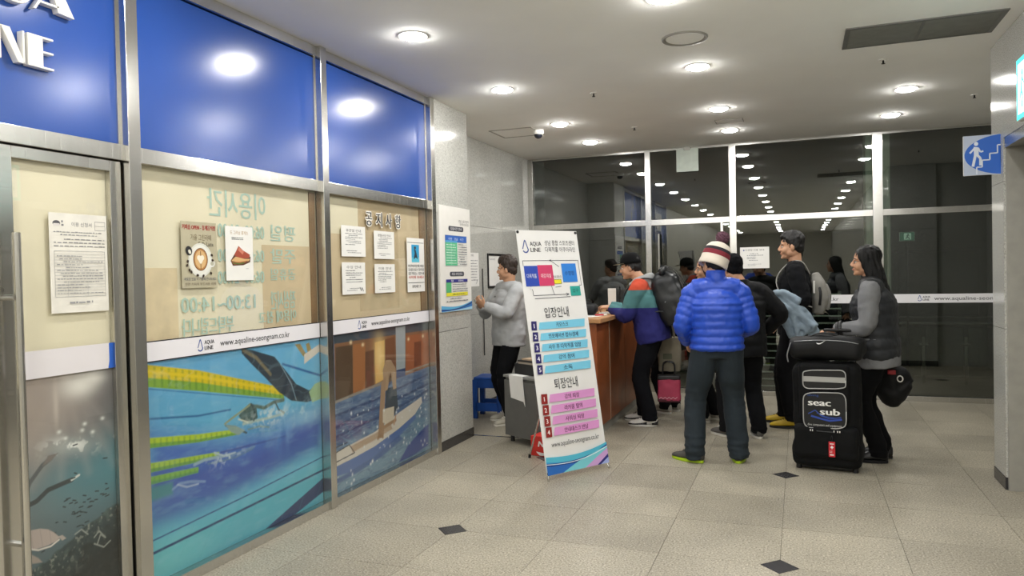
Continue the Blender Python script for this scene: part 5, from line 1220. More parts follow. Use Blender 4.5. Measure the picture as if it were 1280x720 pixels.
def trousers(s, root, m, w=1.0, hem=.05, stack=.5, seed=1.0, name='trousers'):
    mb = MB(); k, b, u = s.k, s.b, s.up
    mb.tube([s.pel + u * .13 * k, s.pel + u * .03, s.pel - u * .09 * k], [(.158 * b, .118 * b), (.178 * b, .130 * b), (.165 * b, .118 * b)], V(1, 0, 0), 20, 4, cap=.1)
    for i in (0, 1):
        e = s.ank[i].copy(); e.z = hem
        mb.tube([s.hip[i] + u * .03, s.hip[i] * .6 + s.knee[i] * .4 - V(0, 0, .01), s.knee[i], s.knee[i] * .5 + s.ank[i] * .5, s.ank[i] + V(0, 0, .05), e], [(.098 * b * w, .108 * b * w), (.092 * w, .100 * w), (.074 * w, .078 * w), (.072 * w, .076 * w), (.068 * w, .074 * w), (.066 * w, .076 * w)], V(1, 0, 0), 18, 5, cap=.02)
    kz = s.knee[0].z
    def dsp(p):
        a = noise.noise(Vector((p[0] * 9 + seed, p[1] * 9, p[2] * 13))) * .007
        lo = max(0, 1 - p[2] / .28); a += lo * stack * .016 * noise.noise(Vector((p[0] * 7, p[1] * 7 + seed, p[2] * 42)))
        kn = math.exp(-((p[2] - kz) / .10) ** 2); return a + kn * .008 * noise.noise(Vector((p[0] * 8 + seed, p[1] * 8, p[2] * 34)))
    return solid(name, mb, m, root, .0085, 3, .4, dsp)
def shoe(s, root, i, m_up, m_sole, ln=.285, w=.052, m_lace=None, m_acc=None):
    y = s.fyaw[i]; M = Matrix.Translation((s.ank[i].x, s.ank[i].y, 0)) @ Matrix.Rotation(y, 4, 'Z')
    def xs(sections, z0):   # loft along y: (y, halfwidth, top)
        mb = MB(); vs = []; n = 14
        for (yy, hw, top) in sections:
            for j in range(n):
                a = PI * j / (n - 1); cc = math.cos(a); ss = math.sin(a)
                vs.append(M @ V(hw * math.copysign(abs(cc) ** .7, cc), yy, z0 + (top - z0) * abs(ss) ** .75))
        kk = len(sections); fs = [(q * n + j, (q + 1) * n + j, (q + 1) * n + j + 1, q * n + j + 1) for q in range(kk - 1) for j in range(n - 1)]
        fs += [(q * n, q * n + n - 1, (q + 1) * n + n - 1, (q + 1) * n) for q in range(kk - 1)]; fs += [tuple(range(n)), tuple((kk - 1) * n + j for j in range(n))[::-1]]
        return mb.add(vs, [f[::-1] for f in fs])
    b0 = -.075
    up = xs([(b0 - .004, .022, .085), (b0 + .01, w * .72, .112), (b0 + .06, w * .78, .122), (b0 + .095, w * .82, .112), (b0 + .135, w * .93, .092), (b0 + .18, w * 1.0, .075), (b0 + .225, w * .95, .062), (b0 + ln - .022, w * .72, .050), (b0 + ln - .004, w * .35, .034)], .018)
    sh = obj('shoe', up, m_up, root, sm=True, world=False); sb = sh.modifiers.new('s', 'SUBSURF'); sb.levels = sb.render_levels = 1
    pts = []
    for q in range(24):
        a = 2 * PI * q / 24; yy = ln / 2 * math.cos(a); tt = (yy + ln / 2) / ln
        ww = w * (0.80 + .30 * math.sin(PI * min(1, tt * 1.05) * .85)) * abs(math.sin(a)) ** .75; pts.append((math.copysign(ww, math.sin(a)), yy + b0 + ln / 2 - .002))
    so = MB().prism(pts, .0, .022); so.xform(M); obj('sole', so, m_sole, sh, world=False, bev=.004)
    la = MB()
    for q in range(5): yy = b0 + .10 + q * .021; zz = .114 - q * .0095; la.tube([M @ V(-w * .45, yy, zz - .012), M @ V(0, yy + .002, zz + .004), M @ V(w * .45, yy, zz - .012)], [.0035] * 3, n=6, sub=3)
    o = obj('laces', la, m_lace or M_white, sh, world=False, sm=True); o['kind'] = 'stuff'
    if m_acc:
        ac = xs([(b0 + .10, w * .99, .060), (b0 + .15, w * 1.02, .052), (b0 + .20, w * 1.05, .042), (b0 + ln - .02, w * .80, .036), (b0 + ln - .001, w * .36, .030)], .02); obj('toe_band', ac, m_acc, sh, world=False, sm=True)
        ac = xs([(b0 - .008, .024, .060), (b0 + .012, w * .78, .062), (b0 + .05, w * .82, .050)], .02); obj('heel_band', ac, m_acc, sh, world=False, sm=True)
    return sh
def torso_cloth(s, mb, hem=.10, r=1.0, quilt=None, collar=.04, cr=.072, chest=1.0, hemr=1.0):
    k, b, u = s.k, s.b, s.up; X = s.R @ V(1, 0, 0); bb = b * r
    mod = (lambda S, th: 1 + quilt[1] * (abs(math.sin(PI * S / quilt[0])) ** .55 - .6)) if quilt else None
    mb.tube([s.pel - u * hem * k, s.pel + u * .0, s.waist, s.chest, s.neck - u * .13 * k, s.neck - u * .055 * k], [(.188 * bb * hemr, .140 * bb * hemr), (.190 * bb, .142 * bb), (.180 * bb, .135 * bb), (.200 * bb * chest, .146 * bb * chest), (.190 * bb, .128 * bb), (.12 * bb, .10 * bb)], X, 28, 14 if quilt else 6, mod, cap=.03, sq=2.25)
    mb.tube([s.sh[0] + u * .008, s.sh[0] * .5 + s.neck * .5 - u * .008, s.neck - u * .03 * k, s.sh[1] * .5 + s.neck * .5 - u * .008, s.sh[1] + u * .008], [(.068 * r, .07 * r), (.072 * r, .085 * r), (.075 * r, .095), (.072 * r, .085 * r), (.068 * r, .07 * r)], u, 16, 5)
    mb.tube([s.neck - u * .05, s.neck + V(0, -.006, .0), s.neck + V(0, -.004, collar)], [(.10, .09), (cr + .006, cr + .008), (cr, cr + .002)], V(1, 0, 0), 18, 4, cap=.02)
def sleeves(s, mb, r=1.0, quilt=None, end=.97, which=(0, 1), cuff=.8):
    mod = (lambda S, th: 1 + quilt[1] * 1.4 * (abs(math.sin(PI * S / (quilt[0] * .8))) ** .55 - .6)) if quilt else None
    k = s.k
    for i in which:
        w = s.elb[i] * (1 - end) + s.wri[i] * end
        mb.tube([s.sh[i] * .72 + s.neck * .28 - s.up * .030, s.sh[i] * .93 + s.elb[i] * .07 - s.up * .004, s.sh[i] * .55 + s.elb[i] * .45, s.elb[i], s.elb[i] * .45 + w * .55, w], [(.062 * r, .066 * r), (.074 * r, .078 * r), (.072 * r, .076 * r), (.062 * r, .064 * r), (.054 * r, .056 * r), (.044 * r * cuff / .8, .044 * r * cuff / .8)], V(0, 1, .2), 18, 12 if quilt else 6, mod, cap=.05)
def cloth(name, mb, m, root, amp=.006, seed=1.0, voxel=.0085, deci=.4, fz=15, it=3): return solid(name, mb, m, root, voxel, it, deci, creases(amp, 9, fz, seed))
def strip(name, root, P, w, t, m, ref, sub=5): return obj(name, MB().tube(P, [(w, t)] * len(P), ref, 10, sub, sq=4), m, root, sm=True, world=False)

D90 = PI / 2
# --- 1 the man in the blue puffer jacket and bobble hat, seen from behind
t = thing('person', 'person in bright blue quilted jacket and striped bobble hat, seen from behind', 'person', (-.63, 6.20, 0), .14)
s = Skel(1.755, .97, lean=.02, head=(.55, -.12, -.06), headoff=(-.015, .0), feet=((-.185, -.03, .95), (.155, .02, -.10)), hands=((-.235, .15, .95), (.20, .22, 1.02)), poles=((-.45, -1, -.2), (.45, -1, -.2)))
body(s, t, (.5, .6), ((1, .2, 0), (-1, .2, 0))); face(s, t); hair_short(s, t)
M_puff = plain('blue_puffer', '214bbb', .42, var=.06, scale=5)
mb = MB(); torso_cloth(s, mb, .035, 1.14, (.060, .085), .105, .074, hemr=.95); sleeves(s, mb, 1.08, (.066, .085), .97)
def pd(p): return .004 * noise.noise(Vector((p[0] * 14, p[1] * 14, p[2] * 22))) + .003 * noise.noise(Vector((p[0] * 40, p[1] * 40, p[2] * 30)))
solid('jacket', mb, M_puff, t, .0062, 0, .45, pd)
trousers(s, t, plain('slate_cotton', '1d272e', .9, bump=.2), 1.2, .035, 1.0, 3.0)
M_olive = plain('grey_shoe', '4a4742', .7); M_lime = plain('lime_sole', 'a8c81e', .5)
for i in (0, 1): shoe(s, t, i, M_olive, M_lime, .30, .053, M_black)
# hat
hm = banded('hat_stripes', 'Z', [(-.06, 'd9cfc0'), (-.005, 'd9cfc0'), (.022, '7c2430'), (.046, '7c2430'), (.058, '26222a'), (.082, 'dcd3c4')], .9, .5)
hat = MB().lathe([(.001, .140), (.040, .136), (.070, .122), (.089, .096), (.098, .060), (.101, .025), (.1005, -.005), (.103, -.012), (.105, -.04), (.102, -.050), (.094, -.050), (.09, -.01)], n=40, closed=False)
hat.v = [(x * (1 + .010 * math.sin(20 * math.atan2(y, x))), y * 1.10 * (1 + .010 * math.sin(20 * math.atan2(y, x))), z) for x, y, z in hat.v]
ho = obj('hat', hat, hm, t, sm=True, world=False); ho.matrix_local = Matrix.Translation(s.head + s.hR @ V(0, -.020, .018)) @ (s.hR @ rotm(0, .12, .48)).to_4x4() @ Matrix.Diagonal((1.08, 1.08, 1.10, 1))
pp = MB().ell((0, 0, .180), (.050, .050, .045), 28, 20); pp.v = [tuple(Vector(v) + (Vector(v) - V(0, 0, .180)) * (.22 * noise.noise(Vector(v) * 130))) for v in pp.v]
obj('bobble', pp, plain('bobble_wool', '5a3a48', .95, var=.5, scale=160), ho, world=False)

# --- 2 the man leaning at the counter in a colour-block hoodie, with flat-brim cap
t = thing('person', 'person in red, teal and navy hoodie and black cap leaning on the counter', 'person', (-1.42, 7.56, 0), D90)
s = Skel(1.76, 1.05, lean=.22, hip=(0, -.02), head=(.05, -.18, 0), headoff=(0, .055), feet=((-.12, .0, .1), (.12, .10, -.1)), hands=((-.06, .39, 1.185), (.17, .46, 1.185)), poles=((-.6, -.3, -1), (.35, -.2, -1)))
body(s, t, (.7, .5), ((.3, 0, -1), (-.3, 0, -1)), ((.1, 1, .1), (0, 1, -.05))); face(s, t); hair_short(s, t)
hd = banded('hoodie_bands', 'Z', [(.6, '23246a'), (1.185, '4c7c7e'), (1.365, 'c2492f')], .9, .35)
mb = MB(); torso_cloth(s, mb, .10, 1.16, None, .03, .075); sleeves(s, mb, 1.2, None, .95)
cloth('hoodie', mb, hd, t, .011, 4.0, fz=10)
mb = MB(); o, R, u = s.neck, s.hR, s.up
mb.tube([o + V(-.085, .085, -.025), o + V(-.115, .0, .02), o + V(-.06, -.095, .045), o + V(.06, -.095, .045), o + V(.115, .0, .02), o + V(.085, .085, -.025)], [(.035, .022), (.045, .03), (.055, .04), (.055, .04), (.045, .03), (.035, .022)], V(0, 0, 1), 14, 5); mb.ell(o + V(0, -.115, -.03), (.11, .05, .085), 16, 10)
cloth('hood', mb, plain('hood_grey', '9a9c9c', .9, bump=.3), t, .008, 2.0)
trousers(s, t, plain('navy_black_cloth', '101116', .95, bump=.2, spec=.2), 1.05, .06, .7, 5.0)
M_wsh = plain('white_leather', 'e6e4e0', .4); M_bsh = plain('black_leather', '17171a', .35)
for i in (0, 1): shoe(s, t, i, M_wsh, M_white, .29, .052, M_black, M_bsh)
cp = MB().lathe([(.001, .112), (.04, .108), (.070, .090), (.088, .055), (.094, .015), (.094, -.008), (.088, -.008)], n=32, closed=False); cp.v = [(x, y * 1.12, z) for x, y, z in cp.v]
ho = obj('cap', cp, plain('cap_black', '0d0e0f', .9, bump=.3, spec=.2), t, sm=True, world=False); ho.matrix_local = Matrix.Translation(s.head + s.hR @ V(0, -.014, .040)) @ (s.hR @ rotm(0, .06, 0)).to_4x4()
bp_ = [(.082 * math.cos(a), .055 + .125 * math.sin(a) ** .8 if math.sin(a) > 0 else .055) for a in np.linspace(0, PI, 18)]
obj('brim', MB().prism(bp_, .004, .009), plain('cap_black', '0d0e0f', .9, spec=.2), ho, world=False); obj('brim_underside', MB().prism([(x * .97, y * .985) for x, y in bp_], .0015, .0038), plain('cream_cloth', 'cfc8ae', .7), ho, world=False); obj('sticker', MB().cyl((.0, .13, .009), (.0, .13, .0105), .018, 16), plain('gold_sticker', 'c8b060', .3), ho, world=False)
obj('button', MB().ell((0, 0, .113), (.009, .009, .005), 10, 6), plain('cap_black', '0d0e0f', .9, spec=.2), ho, world=False)
skel_desk = s

# --- 3 the man in the grey sweatshirt behind the counter, profile to the left
t = thing('person', 'person in light grey sweatshirt and black trousers behind the counter, looking left', 'person', (-2.86, 7.30, 0), 2.40)
s = Skel(1.755, 1.10, lean=-.03, head=(-.68, -.06, 0), feet=((-.12, .05, .15), (.12, -.04, -.15)), hands=((-.065, .30, 1.235), (.075, .285, 1.225)), poles=((-.9, -.5, -.6), (.9, -.5, -.6)))
body(s, t, (.75, .75), ((.6, -.2, .6), (-.6, -.2, .6)), ((.35, .6, .5), (-.35, .6, .5))); face(s, t); hair_short(s, t, plain('dark_brown_hair', '2e211a', .5, var=.3, scale=60, bump=.3), 1.6, .8)
mb = MB(); torso_cloth(s, mb, .13, 1.06, None, .012, .076, hemr=.97); sleeves(s, mb, 1.08, None, .96)
M_gsw = plain('grey_jersey', 'b2b4b6', .9, bump=.3); cloth('sweatshirt', mb, M_gsw, t, .010, 7.0, fz=12)
mb = MB().tube([s.neck + V(-.07, .02, .012), s.neck + V(0, .075, -.004), s.neck + V(.07, .02, .012), s.neck + V(.045, -.06, .03), s.neck + V(-.045, -.06, .03), s.neck + V(-.07, .02, .012)], [.008] * 6, V(0, 0, 1), 8, 5); obj('collar_band', mb, M_black, t, sm=True, world=False)
q_ = s.chest + V(-.01, .158, .06); p = Print(q_, (-1, 0, 0), (0, -.12, 1), .004); p.line([(-.016, 0), (-.004, .010), (.004, .002), (.014, .014)], .006, '1c1c20'); p.line([(-.012, .010), (.010, .004)], .005, '1c1c20'); p.done('chest_mark', t, None, False)
trousers(s, t, plain('black_cloth', '101114', .95, bump=.2, spec=.2), 1.0, .05, .6, 8.0)
for i in (0, 1): shoe(s, t, i, plain('cream_mesh', 'b9b4a6', .6), plain('cream_sole', 'd9d6cc', .5), .29, .052, M_white)
ph = thing('paper_slip', 'small white slip held in both hands by the man in grey', 'paper', t.location, 2.40)
c_ = (s.wri[0] + s.wri[1]) / 2 + V(0, .085, .06)
q = MB().box((-.03, -.001, -.05), (.03, .001, .02)).xform(Matrix.Translation(c_) @ Matrix.Rotation(-.5, 4, 'X')); obj('sheet', q, M_paper, ph, world=False)

# --- 4 the woman in the grey top and black quilted vest holding the suitcase
t = thing('person', 'person with long black hair and glasses in grey top and black quilted vest', 'person', (.57, 6.60, 0), 1.40)
s = Skel(1.74, 1.08, lean=.075, head=(.20, -.02, 0), headoff=(0, .01), feet=((-.09, .0, .12), (.09, -.02, -.05)), hands=((-.20, .30, 1.04), (.26, -.06, .76)), poles=((-.3, -1, -.5), (.8, -.6, 0)))
body(s, t, (.75, .8), ((0, -.1, -1), (-1, 0, 0)), ((.1, 1, -.1), (0, 0, -1))); face(s, t); hair_long(s, t, .31, plain('long_black_hair', '050404', .42, var=.4, scale=40, bump=.5, spec=.3), .085, 1.12)
mb = MB(); torso_cloth(s, mb, .175, 1.06, None, .02, .068); sleeves(s, mb, 1.10, None, .93, cuff=.95)
cloth('knit_top', mb, plain('grey_knit', '77787a', .95, bump=.5), t, .008, 9.0)
mb = MB(); torso_cloth(s, mb, .115, 1.10, (.088, .06), .05, .076, hemr=.97)
solid('vest', mb, plain('black_quilt', '2a2c2f', .55, spec=.3), t, .008, 1, .5, pd)
for a in (.70, .80):
    c_ = s.elb[0] * (1 - a) + s.wri[0] * a; d_ = (s.wri[0] - s.elb[0]).normalized(); obj('cuff_stripe', MB().cyl(c_ - d_ * .009, c_ + d_ * .009, .0725 - .004 * (a - .7) / .1, 18), M_black, t, world=False)
trousers(s, t, plain('black_denim', '0a0a0c', .95, bump=.2, spec=.2), .92, .05, .8, 10.0)
for i in (0, 1): shoe(s, t, i, M_bsh, M_rubber, .26, .047, M_black)
gl = MB(); o = s.head; R = s.hR; k = s.k * .98
for q in (-1, 1):
    gl.tube([o + R @ (V(q * .033 + .020 * math.cos(a), .089 - .004 * abs(math.cos(a)), .001 + .016 * math.sin(a)) * k) for a in np.linspace(0, 2 * PI, 13)], [.0018] * 13, n=6, sub=1); gl.tube([o + R @ (Vector(c) * k) for c in ((q * .054, .084, .004), (q * .073, .04, .004), (q * .081, -.01, .0))], [.0018] * 3, n=6, sub=2)
gl.tube([o + R @ (Vector(c) * k) for c in ((-.013, .092, .004), (.013, .092, .004))], [.0016] * 2, n=6, sub=1); obj('glasses', gl, M_black, t, world=False, sm=True)
skel_girl = s; girl = t

# --- 5 the man in black with yellow shoes and a grey backpack
t = thing('person', 'person in black shirt and trousers with yellow shoes, facing left', 'person', (-.05, 7.86, 0), D90)
s = Skel(1.93, 1.06, lean=-.01, head=(.02, -.05, 0), headoff=(0, .01), feet=((-.15, .03, .08), (.10, .10, -.02)), hands=((-.30, .20, 1.22), (.22, .16, 1.0)), poles=((-.4, -1, -.5), (.5, -1, -.4)))
body(s, t, (.6, .6), ((.3, 0, -1), (-1, 0, 0)), ((.15, 1, .05), None)); face(s, t); hair_short(s, t, None, .9, .1)
mb = MB(); torso_cloth(s, mb, .12, 1.08, None, .02, .074); sleeves(s, mb, 1.14, None, .96)
cloth('shirt', mb, plain('black_jersey', '0e0f12', .95, bump=.2, spec=.2), t, .009, 12.0)
trousers(s, t, plain('black_cargo', '0d0d10', .95, bump=.2, spec=.2), 1.08, .06, .9, 13.0)
for i in (0, 1): shoe(s, t, i, plain('yellow_mesh', 'c9a820', .5), plain('dark_sole', '2a2a28', .7), .295, .054, M_black)
skel_tall = s; tall = t

# --- 6 the man in black padded clothes half hidden behind the blue jacket
t = thing('person', 'person in black with a dark hood, mostly hidden behind the blue jacket', 'person', (-.50, 7.16, 0), .35)
s = Skel(1.70, 1.02, lean=.05, side=-.02, head=(.3, -.12, 0), headoff=(-.05, .01), feet=((-.14, .05, .5), (.13, -.02, -.1)), hands=((-.24, .2, 1.0), (.26, .15, .95)), poles=((-1, -.6, 0), (1, -.6, 0)))
body(s, t); face(s, t)
hair_short(s, t, plain('dark_knit_hood', '0b0b0e', .95, spec=.2), 1.2)
mb = MB(); torso_cloth(s, mb, .16, 1.12, (.10, .04), .06, .08); sleeves(s, mb, 1.12, (.1, .04), .96); solid('jacket', mb, plain('black_padded', '0c0d0f', .7, spec=.25), t, .009, 1, .4, pd)
trousers(s, t, plain('black_cloth', '101114', .95, spec=.2), 1.05, .05, .7, 15.0)
for i in (0, 1): shoe(s, t, i, plain('grey_mesh', '5c5a56', .6), plain('cream_sole', 'd9d6cc', .5), .28, .052, M_white)

# --- 7 the woman with brown hair and a long dark coat
t = thing('person', 'person with brown hair and glasses in a long dark coat, facing left', 'person', (-.88, 7.85, 0), D90)
s = Skel(1.70, .98, head=(.35, -.05, 0), headoff=(0, .0), feet=((-.10, .06, .1), (.10, -.04, 0)), hands=((-.20, .14, .9), (.20, .14, .9)))
body(s, t); face(s, t, M_hairb); hair_long(s, t, .24, M_hairb, .0, .95)
mb = MB(); torso_cloth(s, mb, .40, 1.08, None, .04, .075, hemr=1.02); sleeves(s, mb, 1.1, None, .97); cloth('coat', mb, plain('brown_black_wool', '1c1917', .95, bump=.3, spec=.2), t, .009, 17.0)
trousers(s, t, plain('black_cloth', '101114', .95, spec=.2), .92, .05, .7, 18.0)
for i in (0, 1): shoe(s, t, i, plain('pale_mesh', 'a8a49a', .6), plain('cream_sole', 'd9d6cc', .5), .26, .047, M_white)
gl = MB(); o = s.head; R = s.hR; k = s.k * .98
for q in (-1, 1): gl.tube([o + R @ (V(q * .033 + .020 * math.cos(a), .089 - .004 * abs(math.cos(a)), .001 + .016 * math.sin(a)) * k) for a in np.linspace(0, 2 * PI, 13)], [.0018] * 13, n=6, sub=1); gl.tube([o + R @ (Vector(c) * k) for c in ((q * .054, .084, .004), (q * .073, .04, .004), (q * .081, -.01, .0))], [.0018] * 3, n=6, sub=2)
obj('glasses', gl, plain('steel_wire', 'b0aca4', .3, 1.0), t, world=False, sm=True)

# --- 8 the short person hidden behind the big black backpack
t = thing('person', 'short person in dark clothes with white-dotted trousers, hidden behind the black backpack', 'person', (-1.33, 8.22, 0), D90 * .6)
s = Skel(1.48, .95, head=(.2, 0, 0), feet=((-.09, .0, .2), (.09, .04, 0)), hands=((-.20, .08, .62), (.17, .05, .66)))
body(s, t, (.8, .8)); face(s, t); hair_short(s, t)
mb = MB(); torso_cloth(s, mb, .12, 1.08, None, .03, .072); sleeves(s, mb, 1.1, None, .97); cloth('jacket', mb, plain('black_padded', '0c0d0f', .7, spec=.25), t, .008, 19.0)
trousers(s, t, plain('black_cloth', '101114', .95, spec=.2), .90, .05, .5, 20.0)
c_ = s.knee[1] * .5 + s.ank[1] * .5
for q in range(4): obj('white_dot', MB().ell((c_.x + .0, c_.y - .070 if False else c_.y - .068, c_.z + .10 - q * .045), (.010, .005, .010), 10, 6), M_white, t, world=False)
for i in (0, 1): shoe(s, t, i, plain('pale_mesh', 'a8a49a', .6), M_white, .24, .045, M_white)
short_ = t; skel_short = s

# ------------------------------------------------------------------ things that people carry
def local_thing(name, label, cat, like, group=None):
    """a thing standing in the same axes as the person who carries it"""
    return thing(name, label, cat, like.location, like.rotation_euler[2], group)
M_nyl = plain('black_nylon', '0d0e10', .6, spec=.3)
# big black backpack of the man at the counter (local axes: y forward, so the pack hangs at -y)
desk = [o for o in bpy.data.objects if o.get('category') == 'person' and 'teal' in o['label']][0]
t = local_thing('backpack', 'large glossy black backpack on the back of the man in the hoodie', 'backpack', desk)
s = skel_desk; u = s.up
A = s.pel + u * .10 + V(0, -.30, 0); Bk = s.neck + V(0, -.24, .06)
mb = MB(); mb.tube([A, A * .75 + Bk * .25, A * .45 + Bk * .55, A * .12 + Bk * .88, Bk + V(0, .02, .05)], [(.16, .135), (.18, .165), (.18, .165), (.17, .145), (.12, .07)], V(1, 0, 0), 24, 6, cap=.25, sq=4)
M_pack = plain('coated_black', '15181b', .34, var=.15)
solid('body', mb, M_pack, t, .010, 3, .5, creases(.007, 8, 8, 3))
mb = MB(); mb.tube([A + V(0, -.125, .07), A * .6 + Bk * .4 + V(0, -.15, 0), A * .42 + Bk * .58 + V(0, -.135, 0)], [(.12, .04), (.125, .055), (.11, .03)], V(1, 0, 0), 18, 5, cap=.3, sq=3); solid('pocket', mb, M_pack, t, .009, 3, .6, creases(.005, 9, 9, 5))
obj('roll_top', MB().tube([Bk + V(-.15, .0, .045), Bk + V(-.06, -.01, .062), Bk + V(.06, -.01, .062), Bk + V(.15, .0, .045)], [(.034, .042), (.038, .048), (.038, .048), (.034, .042)], V(0, 1, 0), 14, 5), M_pack, t, sm=True, world=False)
for q in (-1, 1):
    strip('webbing', t, [Bk + V(q * .085, .02, .115), Bk + V(q * .085, -.095, .07), Bk * .85 + A * .15 + V(q * .09, -.172, 0), Bk * .5 + A * .5 + V(q * .09, -.192, 0), Bk * .15 + A * .85 + V(q * .09, -.175, 0)], .013, .003, M_nyl, V(1, 0, 0))
    obj('buckle', MB().rbox((0, 0, 0), (.034, .014, .046), .005).shift(tuple(Bk * .8 + A * .2 + V(q * .09, -.180, 0))), M_black, t, world=False)
for q in (-1, 1):
    P = [Bk + V(q * .085, .10, -.02), s.neck + V(q * .115, -.04, .045), s.neck + V(q * .125, .075, -.02), s.chest + V(q * .13, .185, .05), s.chest + V(q * .165, .13, -.10), A + V(q * .15, .10, .12)]
    strip('strap', t, P, .026, .007, plain('strap_grey', '33363a', .7), V(1, 0, 0))
mb = MB()
for k_, z in enumerate((.0, .16)): 
    c_ = A * (.85 - z * 2) + Bk * (.15 + z * 2); mb = MB().tube([c_ + V(-.172, -.02, .0), c_ + V(-.165, -.10, .01), c_ + V(-.10, -.165, .02)], [(.012, .004)] * 3, V(0, 0, 1), 8, 4); obj('side_strap', mb, plain('pale_webbing', '7a7e80', .6), t, sm=True, world=False)
obj('haul_loop', MB().tube([Bk + V(-.04, .03, .065), Bk + V(0, .03, .11), Bk + V(.04, .03, .065)], [.008] * 3, n=8, sub=4), M_nyl, t, sm=True, world=False)
p = Print(A * .5 + Bk * .5 + V(-.172, .03, -.02), (0, -1, 0), (0, 0, 1), .010); p.ell(0, 0, .012, .009, '9aa0a4'); p.ell(0, 0, .006, .004, '2a2c30'); p.done('badge', t, None, False)

# grey backpack of the tall man
t = local_thing('backpack', 'slim grey backpack with black trim on the tall man in black', 'backpack', tall)
s = skel_tall
A = s.waist + V(0, -.20, -.03); Bk = s.neck + V(0, -.185, -.09)
mb = MB(); mb.tube([A + V(0, .0, -.03), A * .7 + Bk * .3 + V(0, -.03, 0), A * .35 + Bk * .65 + V(0, -.02, 0), Bk], [(.125, .06), (.145, .085), (.14, .075), (.09, .035)], V(1, 0, 0), 22, 6, cap=.4, sq=3)
M_gp = plain('grey_canvas', '8b8983', .9, bump=.4); solid('body', mb, M_gp, t, .009, 3, .5, creases(.007, 9, 9, 8))
mb = MB(); mb.tube([A + V(0, -.085, .0), A * .6 + Bk * .4 + V(0, -.105, 0), A * .3 + Bk * .7 + V(0, -.085, 0)], [(.09, .025), (.10, .03), (.08, .02)], V(1, 0, 0), 16, 5, cap=.3, sq=3); solid('pocket', mb, M_gp, t, .009, 3, .6)
for q in (-1, 1):
    P = [Bk + V(q * .06, .05, .0), s.neck + V(q * .105, -.06, .03), s.neck + V(q * .12, .07, .0), s.chest + V(q * .125, .165, .06), s.chest + V(q * .17, .10, -.10), A + V(q * .13, .05, .03)]
    strip('strap', t, P, .023, .006, plain('strap_pale', 'a09e98', .85), V(1, 0, 0))
obj('zip', MB().tube([A + V(-.142, -.02, .05), A * .5 + Bk * .5 + V(-.148, -.035, 0), Bk + V(-.10, -.01, -.05)], [(.006, .012)] * 3, V(1, 0, 0), 8, 5), M_black, t, sm=True, world=False)
obj('zip_pull', MB().rbox((0, 0, 0), (.008, .018, .12), .003).shift(tuple(A * .45 + Bk * .55 + V(-.155, .02, .03))), M_white, t, world=False)
# pale blue-grey jacket over his forearm
t = local_thing('folded_jacket', 'pale blue-grey jacket draped over the forearm of the tall man', 'jacket', tall)
e, w_ = s.elb[0], s.wri[0]; c = (e + w_) / 2
mb = MB()
d = (w_ - e).normalized()
out_ = [(.26, 1.27), (.16, 1.34), (.08, 1.32), (-.04, 1.26), (-.21, 1.02), (-.17, .96), (-.07, .91), (-.02, .87), (.05, .89), (.14, 1.10), (.18, 1.20)]
mb.prism(out_, -.385, -.335, 'yzx')
for P, r_ in (([(.24, 1.275), (.16, 1.32), (.06, 1.30), (-.05, 1.235)], .035), ([(.20, 1.24), (.10, 1.20), (-.05, 1.10), (-.17, 1.0)], .032), ([(.16, 1.22), (.10, 1.08), (.04, .92)], .03), ([(.06, 1.22), (.0, 1.06), (-.03, .90)], .026), ([(.0, 1.2), (-.09, 1.06), (-.13, .97)], .028), ([(.02, 1.02), (-.06, 1.0), (-.11, .95)], .022), ([(.12, 1.30), (.02, 1.2), (-.10, 1.16)], .022)):
    mb.tube([V(-.385 - .012 * (i % 2), y, z) for i, (y, z) in enumerate(P)], [(r_, r_ * .8)] * len(P), V(0, 0, 1), 10, 5)
mb.tube([V(-.33, -.12, 1.05), V(-.32, -.17, .93), V(-.31, -.19, .80)], [(.05, .03), (.055, .035), (.05, .03)], V(0, 1, 0), 14, 4)
mb.tube([V(-.30, .24, 1.24), V(-.27, .15, 1.31), V(-.24, .02, 1.25), V(-.24, -.04, 1.14)], [(.04, .03)] * 4, V(0, 0, 1), 12, 4)
solid('cloth', mb, plain('pale_denim_blue', '8fa0ae', .85, var=.15, bump=.3), t, .009, 3, .5, lambda p: .010 * noise.noise(Vector((p[0] * 11, p[1] * 15, p[2] * 11))) + .005 * noise.noise(Vector(p) * 34))
# --- suitcase
t = thing('suitcase', 'tall black wheeled dive duffel with a framed logo panel and grey stripe', 'suitcase', (.185, 6.24, 0), -.12)
M_ny2 = plain('black_cordura', '0a0b0c', .85, bump=.4, scale=30, spec=.25)
mb = MB(); mb.rbox((0, 0, .445), (.485, .26, .76), .075).rbox((0, -.01, .135), (.505, .29, .225), .07)
solid('body', mb, M_ny2, t, .010, 3, .5, creases(.012, 7, 7, 21))
solid('lower_pocket', MB().rbox((0, -.135, .225), (.46, .085, .26), .04), M_ny2, t, .009, 2, .6, creases(.008, 8, 8, 23)); solid('upper_pocket', MB().rbox((-.01, -.130, .60), (.36, .05, .44), .025), M_ny2, t, .009, 2, .6, creases(.004, 8, 8, 24))
def wavy(x0, x1, z0, z1, r=.03, n=10):
    P = []
    for a in np.linspace(0, 2 * PI, 4 * n, endpoint=False):
        ca, sa = math.cos(a), math.sin(a); P.append(((x0 + x1) / 2 + (x1 - x0) / 2 * math.copysign(abs(ca) ** .35, ca), (z0 + z1) / 2 + (z1 - z0) / 2 * math.copysign(abs(sa) ** .35, sa) + .006 * math.sin(3 * ca)))
    return P
yf = -.1605
